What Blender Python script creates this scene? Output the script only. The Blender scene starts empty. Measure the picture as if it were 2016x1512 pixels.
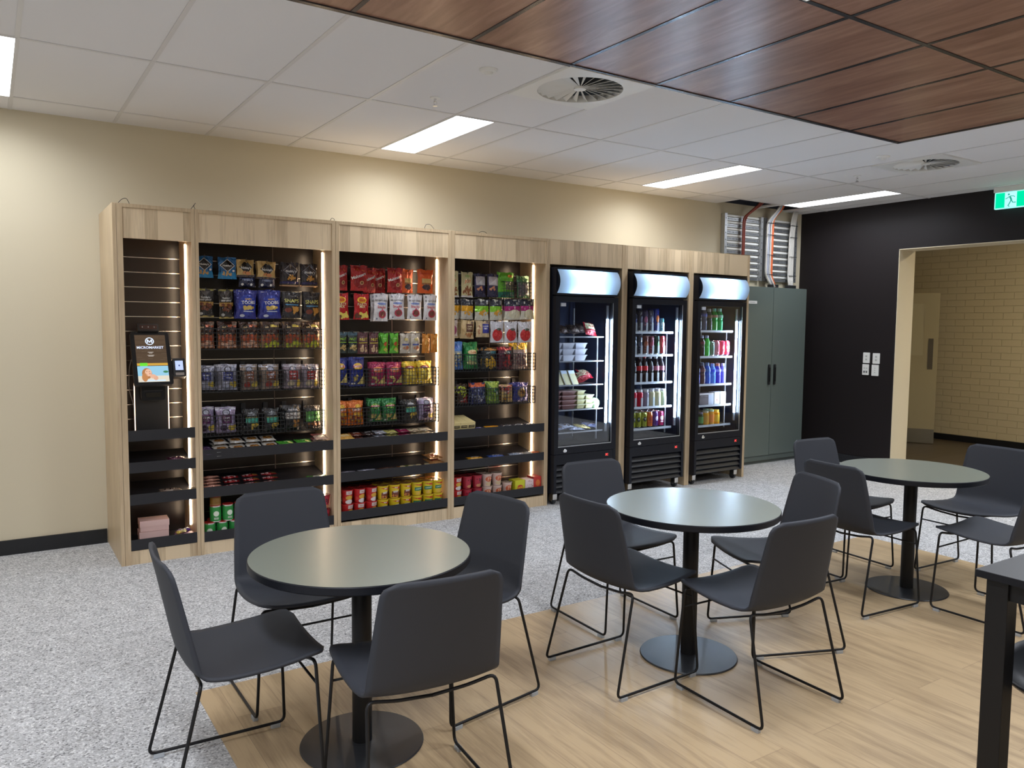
import bpy, bmesh, math, random
from mathutils import Vector, Matrix, noise
random.seed(7)
SC = bpy.context.scene
COL = SC.collection
PI = math.pi
# ------------------------------------------------------------------ camera
cam = bpy.data.objects.new('camera', bpy.data.cameras.new('camera'))
COL.objects.link(cam)
R_ = Vector((0.8345073, -0.55091909, 0.00925822))
U_ = Vector((0.03331892, 0.06722767, 0.99718117))
F_ = Vector((0.54998855, 0.8318465, -0.07445802))
M = Matrix((R_, U_, -F_)).transposed().to_4x4()
M.translation = Vector((-0.7633, 0, 1.5422))
cam.matrix_world = M
cam.data.sensor_fit = 'HORIZONTAL'
cam.data.sensor_width = 36.0
cam.data.lens = 1559.547 / 2016 * 36
cam.data.clip_start = 0.02
SC.camera = cam
# ------------------------------------------------------------------ world / exposure
w = bpy.data.worlds.new('world'); SC.world = w; w.use_nodes = True
w.node_tree.nodes['Background'].inputs[0].default_value = (0.5, 0.55, 0.6, 1)
w.node_tree.nodes['Background'].inputs[1].default_value = 0.02
SC.view_settings.view_transform = 'Standard'
SC.view_settings.look = 'None'
SC.view_settings.gamma = 1
SC.view_settings.use_curve_mapping = False
SC.view_settings.exposure = 0.30
SC.cycles.use_denoising = True
SC.cycles.max_bounces = 8
SC.cycles.diffuse_bounces = 4
SC.cycles.glossy_bounces = 3
SC.cycles.transparent_max_bounces = 10
SC.cycles.sample_clamp_indirect = 6
PANEL_L = 24.0       # ceiling troffers: lamp radiance below the lens
DIFF_L = 5.0         # the lens itself
STRIP_L = 30.0       # warm shelf strips
FRIDGE_L = 95.0      # fridge door LEDs
SIGN_L = 27.0        # tubes inside the fridge signs
CORR_L = 45.0         # corridor troffer

# ------------------------------------------------------------------ materials
MATS = {}
def principled(name, color, rough=.5, metal=0, spec=.5, emit=None, es=0, coat=0):
    m = bpy.data.materials.new(name); m.use_nodes = True
    b = m.node_tree.nodes['Principled BSDF']
    b.inputs['Base Color'].default_value = (*color, 1)
    b.inputs['Roughness'].default_value = rough
    b.inputs['Metallic'].default_value = metal
    b.inputs['Specular IOR Level'].default_value = spec
    b.inputs['Coat Weight'].default_value = coat; b.inputs['Coat Roughness'].default_value = .22
    if emit:
        b.inputs['Emission Color'].default_value = (*emit, 1)
        b.inputs['Emission Strength'].default_value = es
    return m
def nodes(m): return m.node_tree.nodes, m.node_tree.links, m.node_tree.nodes['Principled BSDF']
def bump(m, vec_scale, scale, strength, dist=.002, kind='noise', coord='Object'):
    N, L, b = nodes(m)
    tc = N.new('ShaderNodeTexCoord'); mp = N.new('ShaderNodeMapping'); mp.inputs['Scale'].default_value = vec_scale
    t = N.new('ShaderNodeTexNoise'); t.inputs['Scale'].default_value = scale; t.inputs['Detail'].default_value = 3
    bp = N.new('ShaderNodeBump'); bp.inputs['Strength'].default_value = strength; bp.inputs['Distance'].default_value = dist
    L.new(tc.outputs[coord], mp.inputs[0]); L.new(mp.outputs[0], t.inputs['Vector']); L.new(t.outputs['Fac'], bp.inputs['Height'])
    L.new(bp.outputs[0], b.inputs['Normal']); return m
def M_(key, color, rough=.5, metal=0, **k):
    if key not in MATS: MATS[key] = principled(key, color, rough, metal, **k)
    return MATS[key]
def emis(key, color, strength):
    if key in MATS: return MATS[key]
    m = bpy.data.materials.new(key); m.use_nodes = True; N = m.node_tree.nodes; N.clear()
    e = N.new('ShaderNodeEmission'); e.inputs[0].default_value = (*color, 1); e.inputs[1].default_value = strength
    o = N.new('ShaderNodeOutputMaterial'); m.node_tree.links.new(e.outputs[0], o.inputs[0]); MATS[key] = m; return m
def ramp(N, stops):
    r = N.new('ShaderNodeValToRGB'); e = r.color_ramp.elements
    while len(e) < len(stops): e.new(.5)
    for i, (p, c) in enumerate(stops):
        e[i].position = p; e[i].color = (*c, 1)
    return r
def srgb(r, g, b):
    f = lambda c: ((c/255+.055)/1.055)**2.4 if c > 10 else c/255/12.92
    return (f(r), f(g), f(b))

def foil(c, rough=.26):
    """glossy plastic film of a packet with crinkles"""
    key = 'film_%d_%d_%d_%d' % (c[0], c[1], c[2], rough*100)
    if key in MATS: return MATS[key]
    m = principled(key, srgb(*c), rough*.8, 0.3, spec=.9)
    N, L, b = nodes(m)
    tc = N.new('ShaderNodeTexCoord'); mp = N.new('ShaderNodeMapping'); mp.inputs['Scale'].default_value = (1, 1, .5)
    t1 = N.new('ShaderNodeTexNoise'); t1.inputs['Scale'].default_value = 26; t1.inputs['Detail'].default_value = 2; t1.inputs['Distortion'].default_value = 1.6
    v = N.new('ShaderNodeTexVoronoi'); v.inputs['Scale'].default_value = 34; v.feature = 'F1'
    ad = N.new('ShaderNodeMath'); ad.operation = 'MULTIPLY_ADD'; ad.inputs[1].default_value = .45
    bp = N.new('ShaderNodeBump'); bp.inputs['Strength'].default_value = 1; bp.inputs['Distance'].default_value = .011
    oi = N.new('ShaderNodeObjectInfo'); va = N.new('ShaderNodeVectorMath'); va.operation = 'ADD'
    L.new(tc.outputs['Object'], mp.inputs[0]); L.new(mp.outputs[0], va.inputs[0]); L.new(oi.outputs['Location'], va.inputs[1])
    L.new(va.outputs[0], t1.inputs['Vector']); L.new(va.outputs[0], v.inputs['Vector'])
    L.new(v.outputs['Distance'], ad.inputs[0]); L.new(t1.outputs['Fac'], ad.inputs[2]); L.new(ad.outputs[0], bp.inputs['Height']); L.new(bp.outputs[0], b.inputs['Normal'])
    MATS[key] = m; return m
def ink(c, rough=.45):
    return M_('ink_%d_%d_%d' % c, srgb(*c), rough)

def planks_wood(key, base, dark, board, axis='x', contrast=.5):
    """light oak laminate: upright boards, each a slightly different tone, fine upright grain"""
    if key in MATS: return MATS[key]
    m = principled(key, base, .45); N, L, b = nodes(m)
    g = N.new('ShaderNodeNewGeometry'); sep = N.new('ShaderNodeSeparateXYZ'); L.new(g.outputs['Position'], sep.inputs[0])
    mu = N.new('ShaderNodeMath'); mu.operation = 'DIVIDE'; mu.inputs[1].default_value = board
    L.new(sep.outputs['X'], mu.inputs[0])
    wn = N.new('ShaderNodeTexWhiteNoise'); wn.noise_dimensions = '1D'
    fl = N.new('ShaderNodeMath'); fl.operation = 'FLOOR'; L.new(mu.outputs[0], fl.inputs[0]); L.new(fl.outputs[0], wn.inputs['W'])
    mp = N.new('ShaderNodeMapping'); mp.inputs['Scale'].default_value = (1, 1, .06); L.new(g.outputs['Position'], mp.inputs[0])
    t = N.new('ShaderNodeTexNoise'); t.inputs['Scale'].default_value = 90; t.inputs['Detail'].default_value = 5; L.new(mp.outputs[0], t.inputs['Vector'])
    mp2 = N.new('ShaderNodeMapping'); mp2.inputs['Scale'].default_value = (1, 1, .25); L.new(g.outputs['Position'], mp2.inputs[0])
    t2 = N.new('ShaderNodeTexNoise'); t2.inputs['Scale'].default_value = 7; t2.inputs['Detail'].default_value = 3; L.new(mp2.outputs[0], t2.inputs['Vector'])
    a = N.new('ShaderNodeMath'); a.operation = 'MULTIPLY_ADD'; a.inputs[1].default_value = contrast
    L.new(wn.outputs['Value'], a.inputs[0]); L.new(t.outputs['Fac'], a.inputs[2])
    a2 = N.new('ShaderNodeMath'); a2.operation = 'MULTIPLY_ADD'; a2.inputs[1].default_value = .6; L.new(t2.outputs['Fac'], a2.inputs[0]); L.new(a.outputs[0], a2.inputs[2])
    r = ramp(N, [(.45, dark), (1.25 if contrast > .3 else 1.0, base)])
    r.color_ramp.elements[1].position = 1.0
    sc = N.new('ShaderNodeMath'); sc.operation = 'MULTIPLY'; sc.inputs[1].default_value = .78; L.new(a2.outputs[0], sc.inputs[0])
    L.new(sc.outputs[0], r.inputs[0]); L.new(r.outputs[0], b.inputs['Base Color'])
    MATS[key] = m; return m

OAK = planks_wood('oak_boards', (.74, .585, .39), (.44, .325, .20), .075, contrast=.8)
OAKP = planks_wood('oak_edge', (.70, .55, .36), (.48, .355, .22), 4.0, contrast=0.0)

def speckle_carpet():
    m = principled('carpet', (.4, .4, .4), .95, spec=.1); N, L, b = nodes(m)
    g = N.new('ShaderNodeNewGeometry')
    v = N.new('ShaderNodeTexVoronoi'); v.inputs['Scale'].default_value = 150; L.new(g.outputs['Position'], v.inputs['Vector'])
    sp = N.new('ShaderNodeSeparateColor'); L.new(v.outputs['Color'], sp.inputs[0])
    r = ramp(N, [(0, (.20, .20, .205)), (.14, (.42, .415, .41)), (.4, (.53, .53, .54)), (.8, (.62, .62, .63)), (1, (.88, .88, .87))])
    L.new(sp.outputs[0], r.inputs[0])
    t = N.new('ShaderNodeTexNoise'); t.inputs['Scale'].default_value = 12; t.inputs['Detail'].default_value = 8; L.new(g.outputs['Position'], t.inputs['Vector'])
    mx = N.new('ShaderNodeMix'); mx.data_type = 'RGBA'; mx.blend_type = 'MULTIPLY'; mx.inputs[0].default_value = .35
    L.new(r.outputs[0], mx.inputs[6]); L.new(t.outputs['Fac'], mx.inputs[7])
    L.new(mx.outputs[2], b.inputs['Base Color'])
    bp = N.new('ShaderNodeBump'); bp.inputs['Strength'].default_value = .4; bp.inputs['Distance'].default_value = .004
    L.new(sp.outputs[1], bp.inputs['Height']); L.new(bp.outputs[0], b.inputs['Normal'])
    return m
def plank_floor(key, c1, c2, mortar, wd=.18, ln=1.3, rough=.38, along='y'):
    m = principled(key, c1, rough); N, L, b = nodes(m)
    g = N.new('ShaderNodeNewGeometry'); mp = N.new('ShaderNodeMapping')
    mp.inputs['Rotation'].default_value = (0, 0, PI/2 if along == 'y' else 0)
    L.new(g.outputs['Position'], mp.inputs[0])
    br = N.new('ShaderNodeTexBrick'); br.offset = .37; br.inputs['Scale'].default_value = 1
    br.inputs['Brick Width'].default_value = ln; br.inputs['Row Height'].default_value = wd
    br.inputs['Mortar Size'].default_value = .0012; br.inputs['Mortar Smooth'].default_value = .3; br.inputs['Bias'].default_value = 0
    br.inputs['Color1'].default_value = (0, 0, 0, 1); br.inputs['Color2'].default_value = (1, 1, 1, 1); br.inputs['Mortar'].default_value = (.5, .5, .5, 1)
    L.new(mp.outputs[0], br.inputs['Vector'])
    mp2 = N.new('ShaderNodeMapping'); mp2.inputs['Scale'].default_value = (1.5, 13, 1); L.new(mp.outputs[0], mp2.inputs[0])
    t = N.new('ShaderNodeTexNoise'); t.inputs['Scale'].default_value = 1.6; t.inputs['Detail'].default_value = 6; t.inputs['Roughness'].default_value = .6
    t.inputs['Distortion'].default_value = .5; L.new(mp2.outputs[0], t.inputs['Vector'])
    mp3 = N.new('ShaderNodeMapping'); mp3.inputs['Scale'].default_value = (2, 40, 1); L.new(mp.outputs[0], mp3.inputs[0])
    t3 = N.new('ShaderNodeTexNoise'); t3.inputs['Scale'].default_value = 3; t3.inputs['Detail'].default_value = 6; L.new(mp3.outputs[0], t3.inputs['Vector'])
    a = N.new('ShaderNodeMath'); a.operation = 'MULTIPLY_ADD'; a.inputs[1].default_value = .22; L.new(br.outputs['Color'], a.inputs[0]); L.new(t.outputs['Fac'], a.inputs[2])
    a3 = N.new('ShaderNodeMath'); a3.operation = 'MULTIPLY_ADD'; a3.inputs[1].default_value = .45; L.new(t3.outputs['Fac'], a3.inputs[0]); L.new(a.outputs[0], a3.inputs[2])
    r = ramp(N, [(.46, c2), (.68, tuple((x+y)/2 for x, y in zip(c1, c2))), (.92, c1)])
    L.new(a3.outputs[0], r.inputs[0])
    mx = N.new('ShaderNodeMix'); mx.data_type = 'RGBA'; mx.inputs[7].default_value = (*mortar, 1)
    L.new(br.outputs['Fac'], mx.inputs[0]); L.new(r.outputs[0], mx.inputs[6]); L.new(mx.outputs[2], b.inputs['Base Color'])
    return m
def wood_ceiling():
    m = principled('ceiling_wood', (.2, .08, .04), .32, spec=.5); N, L, b = nodes(m)
    g = N.new('ShaderNodeNewGeometry'); mp = N.new('ShaderNodeMapping'); mp.inputs['Scale'].default_value = (13, 1.6, 1); L.new(g.outputs['Position'], mp.inputs[0])
    t = N.new('ShaderNodeTexNoise'); t.inputs['Scale'].default_value = 1.2; t.inputs['Detail'].default_value = 7; t.inputs['Distortion'].default_value = .6; t.inputs['Roughness'].default_value = .62
    L.new(mp.outputs[0], t.inputs['Vector'])
    wn = N.new('ShaderNodeMath'); wn.operation = 'MULTIPLY'; wn.inputs[1].default_value = 1
    L.new(t.outputs['Fac'], wn.inputs[0])
    r = ramp(N, [(.3, (.20, .092, .062)), (.52, (.31, .165, .115)), (.72, (.42, .25, .18))])
    L.new(wn.outputs[0], r.inputs[0]); L.new(r.outputs[0], b.inputs['Base Color'])
    return m
def painted_brick():
    m = principled('painted_brick', (.55, .47, .29), .5, spec=.4); N, L, b = nodes(m)
    g = N.new('ShaderNodeNewGeometry'); mp = N.new('ShaderNodeMapping')
    sep = N.new('ShaderNodeSeparateXYZ'); L.new(g.outputs['Position'], sep.inputs[0])
    cb = N.new('ShaderNodeCombineXYZ'); L.new(sep.outputs['Y'], cb.inputs['X']); L.new(sep.outputs['Z'], cb.inputs['Y'])
    br = N.new('ShaderNodeTexBrick'); br.inputs['Scale'].default_value = 1; br.inputs['Brick Width'].default_value = .245; br.inputs['Row Height'].default_value = .088
    br.inputs['Mortar Size'].default_value = .0045; br.inputs['Mortar Smooth'].default_value = .5
    L.new(cb.outputs[0], br.inputs['Vector'])
    mx = N.new('ShaderNodeMix'); mx.data_type = 'RGBA'; mx.inputs[6].default_value = (.62, .54, .36, 1); mx.inputs[7].default_value = (.545, .465, .295, 1)
    L.new(br.outputs['Fac'], mx.inputs[0]); L.new(mx.outputs[2], b.inputs['Base Color'])
    bp = N.new('ShaderNodeBump'); bp.invert = True; bp.inputs['Strength'].default_value = .7; bp.inputs['Distance'].default_value = .007
    L.new(br.outputs['Fac'], bp.inputs['Height']); L.new(bp.outputs[0], b.inputs['Normal'])
    return m
def glass(key='clear_glass', refl=.07):
    if key in MATS: return MATS[key]
    m = bpy.data.materials.new(key); m.use_nodes = True; N = m.node_tree.nodes; N.clear(); L = m.node_tree.links
    tr = N.new('ShaderNodeBsdfTransparent'); tr.inputs[0].default_value = (.93, .95, .97, 1)
    gl = N.new('ShaderNodeBsdfGlossy'); gl.inputs['Roughness'].default_value = .02
    mx = N.new('ShaderNodeMixShader'); mx.inputs[0].default_value = refl
    o = N.new('ShaderNodeOutputMaterial'); L.new(tr.outputs[0], mx.inputs[1]); L.new(gl.outputs[0], mx.inputs[2]); L.new(mx.outputs[0], o.inputs[0])
    MATS[key] = m; return m
def liquid(c, alpha=.35):
    """tinted clear plastic: part transparent, part coloured glossy body"""
    key = 'plastic_%d_%d_%d_%d' % (*c, alpha*100)
    if key in MATS: return MATS[key]
    m = principled(key, srgb(*c), .12); N, L, b = nodes(m)
    tr = N.new('ShaderNodeBsdfTransparent'); tr.inputs[0].default_value = (*srgb(*c), 1)
    mx = N.new('ShaderNodeMixShader'); mx.inputs[0].default_value = 1-alpha
    o = [n for n in N if n.type == 'OUTPUT_MATERIAL'][0]
    L.new(tr.outputs[0], mx.inputs[1]); L.new(b.outputs[0], mx.inputs[2]); L.new(mx.outputs[0], o.inputs[0])
    MATS[key] = m; return m
WALL = principled('cream_paint', (.66, .59, .44), .75, spec=.2)
WALLD = principled('dark_paint', (.014, .011, .012), .5, spec=.22)
TILE = principled('ceiling_tile', (.785, .775, .78), .85, spec=.15)
TBAR = principled('t_bar_white', (.66, .65, .65), .4)
TBARD = principled('t_bar_dark', (.05, .052, .06), .25, .3)
CARPET = speckle_carpet()
TIMBER = plank_floor('timber_floor', (.46, .335, .195), (.235, .16, .092), (.26, .18, .11))
TIMBERD = plank_floor('dark_timber_floor', (.08, .06, .04), (.04, .03, .02), (.03, .022, .015), along='x')
WOODC = wood_ceiling()
BRICK = painted_brick()
BLACKM = M_('black_powder_coat', (.007, .007, .008), .45, spec=.3)
BLACKP = M_('black_plastic', (.018, .019, .022), .4)
SLAT = bump(principled('slatwall_black', (.019, .015, .0145), .27, spec=.4), (1, 1, 1), 60, .05)
LIP = M_('shelf_black', (.013, .013, .017), .5)
ALU = M_('aluminium', (.75, .72, .68), .22, 1.0)
ALUB = M_('galvanised_steel', (.50, .52, .54), .38, .85)
CHROME = M_('chrome', (.8, .8, .8), .15, 1.0)
CLEARP = liquid((225, 230, 235), .55)
FABRIC = bump(principled('chair_shell_slate', (.031, .034, .043), .62, spec=.35), (1, 1, 1), 420, .12, .001)
GREYCAB = principled('grey_steel_paint', (.125, .155, .142), .38, .1)
TOPSAGE = bump(principled('table_laminate_sage', (.168, .188, .155), .34, spec=.7, coat=.3), (1, 1, 1), 500, .02, .0005)
EDGEB = M_('table_edge_black', (.007, .008, .012), .45, spec=.25)
WHITEP = M_('white_plastic', (.78, .78, .76), .35)

# ------------------------------------------------------------------ mesh builder
class MB:
    def __init__(s): s.v = []; s.f = []; s.m = []; s.mats = []; s.sm = []
    def mi(s, m):
        if m not in s.mats: s.mats.append(m)
        return s.mats.index(m)
    def add(s, vs, fs, m, T=None, smooth=False):
        b = len(s.v); i = s.mi(m)
        if T is not None: vs = [tuple(T @ Vector(v)) for v in vs]
        s.v += [tuple(v) for v in vs]
        for f in fs: s.f.append(tuple(b+k for k in f)); s.m.append(i); s.sm.append(smooth)
        return s
    def box(s, x0, x1, y0, y1, z0, z1, m, T=None):
        vs = [(x, y, z) for z in (z0, z1) for y in (y0, y1) for x in (x0, x1)]
        return s.add(vs, [(0, 2, 3, 1), (4, 5, 7, 6), (0, 1, 5, 4), (2, 6, 7, 3), (0, 4, 6, 2), (1, 3, 7, 5)], m, T)
    def rbox(s, x0, x1, y0, y1, z0, z1, m, r=.01, T=None, seg=3, axis='y'):
        """box with rounded outline seen along axis"""
        def ring(a0, a1, b0, b1):
            o = []
            for cx, cy, st in ((a1-r, b1-r, 0), (a0+r, b1-r, 1), (a0+r, b0+r, 2), (a1-r, b0+r, 3)):
                for k in range(seg+1):
                    t = (st + k/seg)*PI/2; o.append((cx+r*math.cos(t), cy+r*math.sin(t)))
            return o
        if axis == 'y': o = ring(x0, x1, z0, z1); A = [(a, y0, b) for a, b in o]; B = [(a, y1, b) for a, b in o]
        elif axis == 'z': o = ring(x0, x1, y0, y1); A = [(a, b, z0) for a, b in o]; B = [(a, b, z1) for a, b in o]
        else: o = ring(y0, y1, z0, z1); A = [(x0, a, b) for a, b in o]; B = [(x1, a, b) for a, b in o]
        n = len(o)
        fs = [tuple(range(n)), tuple(range(2*n-1, n-1, -1))] + [(i, n+i, n+(i+1) % n, (i+1) % n) for i in range(n)]
        return s.add(A+B, fs, m, T)
    def tube(s, pts, r, m, n=8, T=None, closed=False, caps=True):
        pts = [Vector(p) for p in pts]; rings = []
        up = None
        for i, p in enumerate(pts):
            a = pts[i-1] if (i > 0 or closed) else p
            b = pts[(i+1) % len(pts)] if (i < len(pts)-1 or closed) else p
            t = (b-a).normalized()
            if up is None: up = t.orthogonal().normalized()
            up = (up - t*up.dot(t))
            up = up.normalized() if up.length > 1e-5 else t.orthogonal().normalized()
            sd = t.cross(up)
            rr = r[i] if isinstance(r, (list, tuple)) else r
            rings.append([tuple(p + (up*math.cos(2*PI*k/n) + sd*math.sin(2*PI*k/n))*rr) for k in range(n)])
        vs = [v for g in rings for v in g]; fs = []
        L = len(pts)
        for i in range(L if closed else L-1):
            j = (i+1) % L
            for k in range(n): fs.append((i*n+k, i*n+(k+1) % n, j*n+(k+1) % n, j*n+k))
        if caps and not closed: fs += [tuple(range(n-1, -1, -1)), tuple((L-1)*n+k for k in range(n))]
        return s.add(vs, fs, m, T, smooth=n > 4)
    def lathe(s, prof, m, n=20, T=None, smooth=True, mats=None):
        """prof: [(r,z)...]; mats: per-segment material"""
        vs = []; 
        for r, z in prof:
            for k in range(n): vs.append((r*math.cos(2*PI*k/n), r*math.sin(2*PI*k/n), z))
        for i in range(len(prof)-1):
            fs = [(i*n+k, i*n+(k+1) % n, (i+1)*n+(k+1) % n, (i+1)*n+k) for k in range(n)]
            s_ = [vs[q] for q in range(i*n, (i+2)*n)]
            fs2 = [(k, (k+1) % n, n+(k+1) % n, n+k) for k in range(n)]
            s.add(s_, fs2, (mats[i] if mats else m), T, smooth)
        for end, rev in ((0, True), (len(prof)-1, False)):
            nb_ = prof[1] if end == 0 else prof[-2]
            if prof[end][0] > 1.1e-4 and not (abs(nb_[1]-prof[end][1]) < 1e-6 and nb_[0] < prof[end][0]):
                q = [vs[end*n+k] for k in range(n)]
                s.add(q, [tuple(range(n-1, -1, -1)) if rev else tuple(range(n))], (mats[0 if rev else -1] if mats else m), T, False)
        return s
    def mesh(s, name):
        me = bpy.data.meshes.new(name); me.from_pydata(s.v, [], s.f)
        for m in s.mats: me.materials.append(m)
        me.polygons.foreach_set('material_index', s.m); me.polygons.foreach_set('use_smooth', s.sm)
        me.update(); return me
    def obj(s, name, parent=None, loc=None, bevel=0, **props):
        o = bpy.data.objects.new(name, s.mesh(name)); COL.objects.link(o)
        if parent: o.parent = parent
        if loc is not None: o.location = loc
        if bevel:
            b = o.modifiers.new('bevel', 'BEVEL'); b.width = bevel; b.segments = 2; b.limit_method = 'ANGLE'
        for k, v in props.items(): o[k] = v
        return o
def thing(name, label, cat, loc=(0, 0, 0), rz=0, group=None):
    o = bpy.data.objects.new(name, None); COL.objects.link(o); o.empty_display_size = .05
    o.location = loc; o.rotation_euler = (0, 0, rz); tag(o, label, cat, group); return o
def tag(o, label, cat, group=None):
    o['label'] = label; o['category'] = cat
    if group: o['group'] = group
    return o
def inst(me, name, label, cat, loc, rot=(0, 0, 0), scale=(1, 1, 1), group=None):
    o = bpy.data.objects.new(name, me); COL.objects.link(o); o.location = loc; o.rotation_euler = rot; o.scale = scale
    return tag(o, label, cat, group)
def copy_tree(root, parent=None):
    c = root.copy(); COL.objects.link(c)
    if parent is not None: c.parent = parent
    for ch in list(root.children): copy_tree(ch, c)
    return c
def struct(o): o['kind'] = 'structure'; return o
def round_path(pts, r, seg=5):
    """polyline with rounded corners"""
    P = [Vector(p) for p in pts]; out = [P[0]]
    for i in range(1, len(P)-1):
        a, b, c = P[i-1], P[i], P[i+1]
        d1 = (a-b).normalized(); d2 = (c-b).normalized(); rr = min(r, (a-b).length*.45, (c-b).length*.45)
        s0 = b+d1*rr; s1 = b+d2*rr
        for k in range(seg+1):
            t = k/seg; out.append(s0*(1-t)**2 + b*2*t*(1-t) + s1*t*t)
    out.append(P[-1]); return out
FONTC = {}
def text_geo(txt):
    """letters as flat mesh, centred, height 1 (cap height)"""
    if txt in FONTC: return FONTC[txt]
    c = bpy.data.curves.new('t', 'FONT'); c.body = txt; c.size = 1.4; c.align_x = 'CENTER'; c.resolution_u = 3; c.offset = .02
    o = bpy.data.objects.new('t', c); COL.objects.link(o); bpy.context.view_layer.update()
    me = bpy.data.meshes.new_from_object(o.evaluated_get(bpy.context.evaluated_depsgraph_get()))
    bm = bmesh.new(); bm.from_mesh(me); bmesh.ops.triangulate(bm, faces=bm.faces)
    vs = [(v.co.x, v.co.y) for v in bm.verts]; fs = [tuple(v.index for v in f.verts) for f in bm.faces]
    bm.free(); bpy.data.objects.remove(o); bpy.data.curves.remove(c); bpy.data.meshes.remove(me)
    xs = [v[0] for v in vs]; wd = max(xs)-min(xs)
    FONTC[txt] = (vs, fs, wd); return FONTC[txt]
def patch_geo(p, w, h):
    """design element -> 2D verts (x in m, z in m), faces"""
    k = p[0]
    if k == 'rect':
        u0, v0, u1, v1 = p[1:5]; n = 6
        vs = [((u0+(u1-u0)*i/n)*w, (v0+(v1-v0)*j/n)*h) for j in range(n+1) for i in range(n+1)]
        fs = [(j*(n+1)+i, j*(n+1)+i+1, (j+1)*(n+1)+i+1, (j+1)*(n+1)+i) for j in range(n) for i in range(n)]
    elif k in ('ell', 'dia'):
        uc, vc, ru, rv = p[1:5]; n = 16 if k == 'ell' else 4; R = 3
        vs = [(uc*w, vc*h)]
        for q in range(1, R+1):
            for i in range(n*(1 if k == 'ell' else 4)):
                N = n*(1 if k == 'ell' else 4); t = 2*PI*i/N
                if k == 'ell': x, y = math.cos(t), math.sin(t)
                else:
                    x, y = math.cos(t), math.sin(t); s = abs(x)+abs(y); x /= s; y /= s
                vs.append((uc*w+x*ru*w*q/R, vc*h+y*rv*h*q/R))
        N = (len(vs)-1)//R
        fs = [(0, 1+i, 1+(i+1) % N) for i in range(N)]
        for q in range(R-1): fs += [(1+q*N+i, 1+(q+1)*N+i, 1+(q+1)*N+(i+1) % N, 1+q*N+(i+1) % N) for i in range(N)]
    elif k == 'tri':
        a = p[1:7]; n = 5; vs = []; idx = {}; fs = []
        A, B, C = (Vector((a[0]*w, a[1]*h)), Vector((a[2]*w, a[3]*h)), Vector((a[4]*w, a[5]*h)))
        for i in range(n+1):
            for j in range(n+1-i):
                q = A+(B-A)*i/n+(C-A)*j/n; idx[i, j] = len(vs); vs.append((q.x, q.y))
        for i in range(n):
            for j in range(n-i):
                fs.append((idx[i, j], idx[i+1, j], idx[i, j+1]))
                if i+j < n-1: fs.append((idx[i+1, j], idx[i+1, j+1], idx[i, j+1]))
    elif k == 'txt':
        uc, vc, th, s = p[1:5]; ang = p[6] if len(p) > 6 else 0; maxw = p[7] if len(p) > 7 else .86
        g = text_geo(s); sc = min(th*h, maxw*w/g[2]); ca, sa = math.cos(ang), math.sin(ang)
        vs = [(uc*w+(x*ca-y*sa)*sc, vc*h-.35*sc+(x*sa+y*ca)*sc*1.0) for x, y in g[0]]; fs = g[1]
    elif k == 'blobs':   # scattered spots: nuts, chips, fruit
        uc, vc, ru, rv, n, rad, seed = p[1:8]; rnd = random.Random(seed); vs = []; fs = []
        for _ in range(n):
            t = rnd.random()*2*PI; q = math.sqrt(rnd.random()); cx = (uc+q*math.cos(t)*ru)*w; cy = (vc+q*math.sin(t)*rv)*h
            e = rnd.uniform(.6, 1.2); a0 = rnd.random()*PI; b = len(vs)
            for i in range(7):
                tt = a0+2*PI*i/7; vs.append((cx+rad*w*math.cos(tt)*e, cy+rad*w*math.sin(tt)))
            fs.append(tuple(b+i for i in range(7)))
        return vs, fs
    return vs, fs
def patch_color(p):
    return {'rect': 5, 'ell': 5, 'dia': 5, 'tri': 7, 'txt': 5, 'blobs': 8}[p[0]]
def orient(vs, fs):
    out = []
    for f in fs:
        a = sum(vs[f[i]][0]*vs[f[(i+1) % len(f)]][1]-vs[f[(i+1) % len(f)]][0]*vs[f[i]][1] for i in range(len(f)))
        out.append(f if a > 0 else tuple(reversed(f)))
    return out
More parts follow.
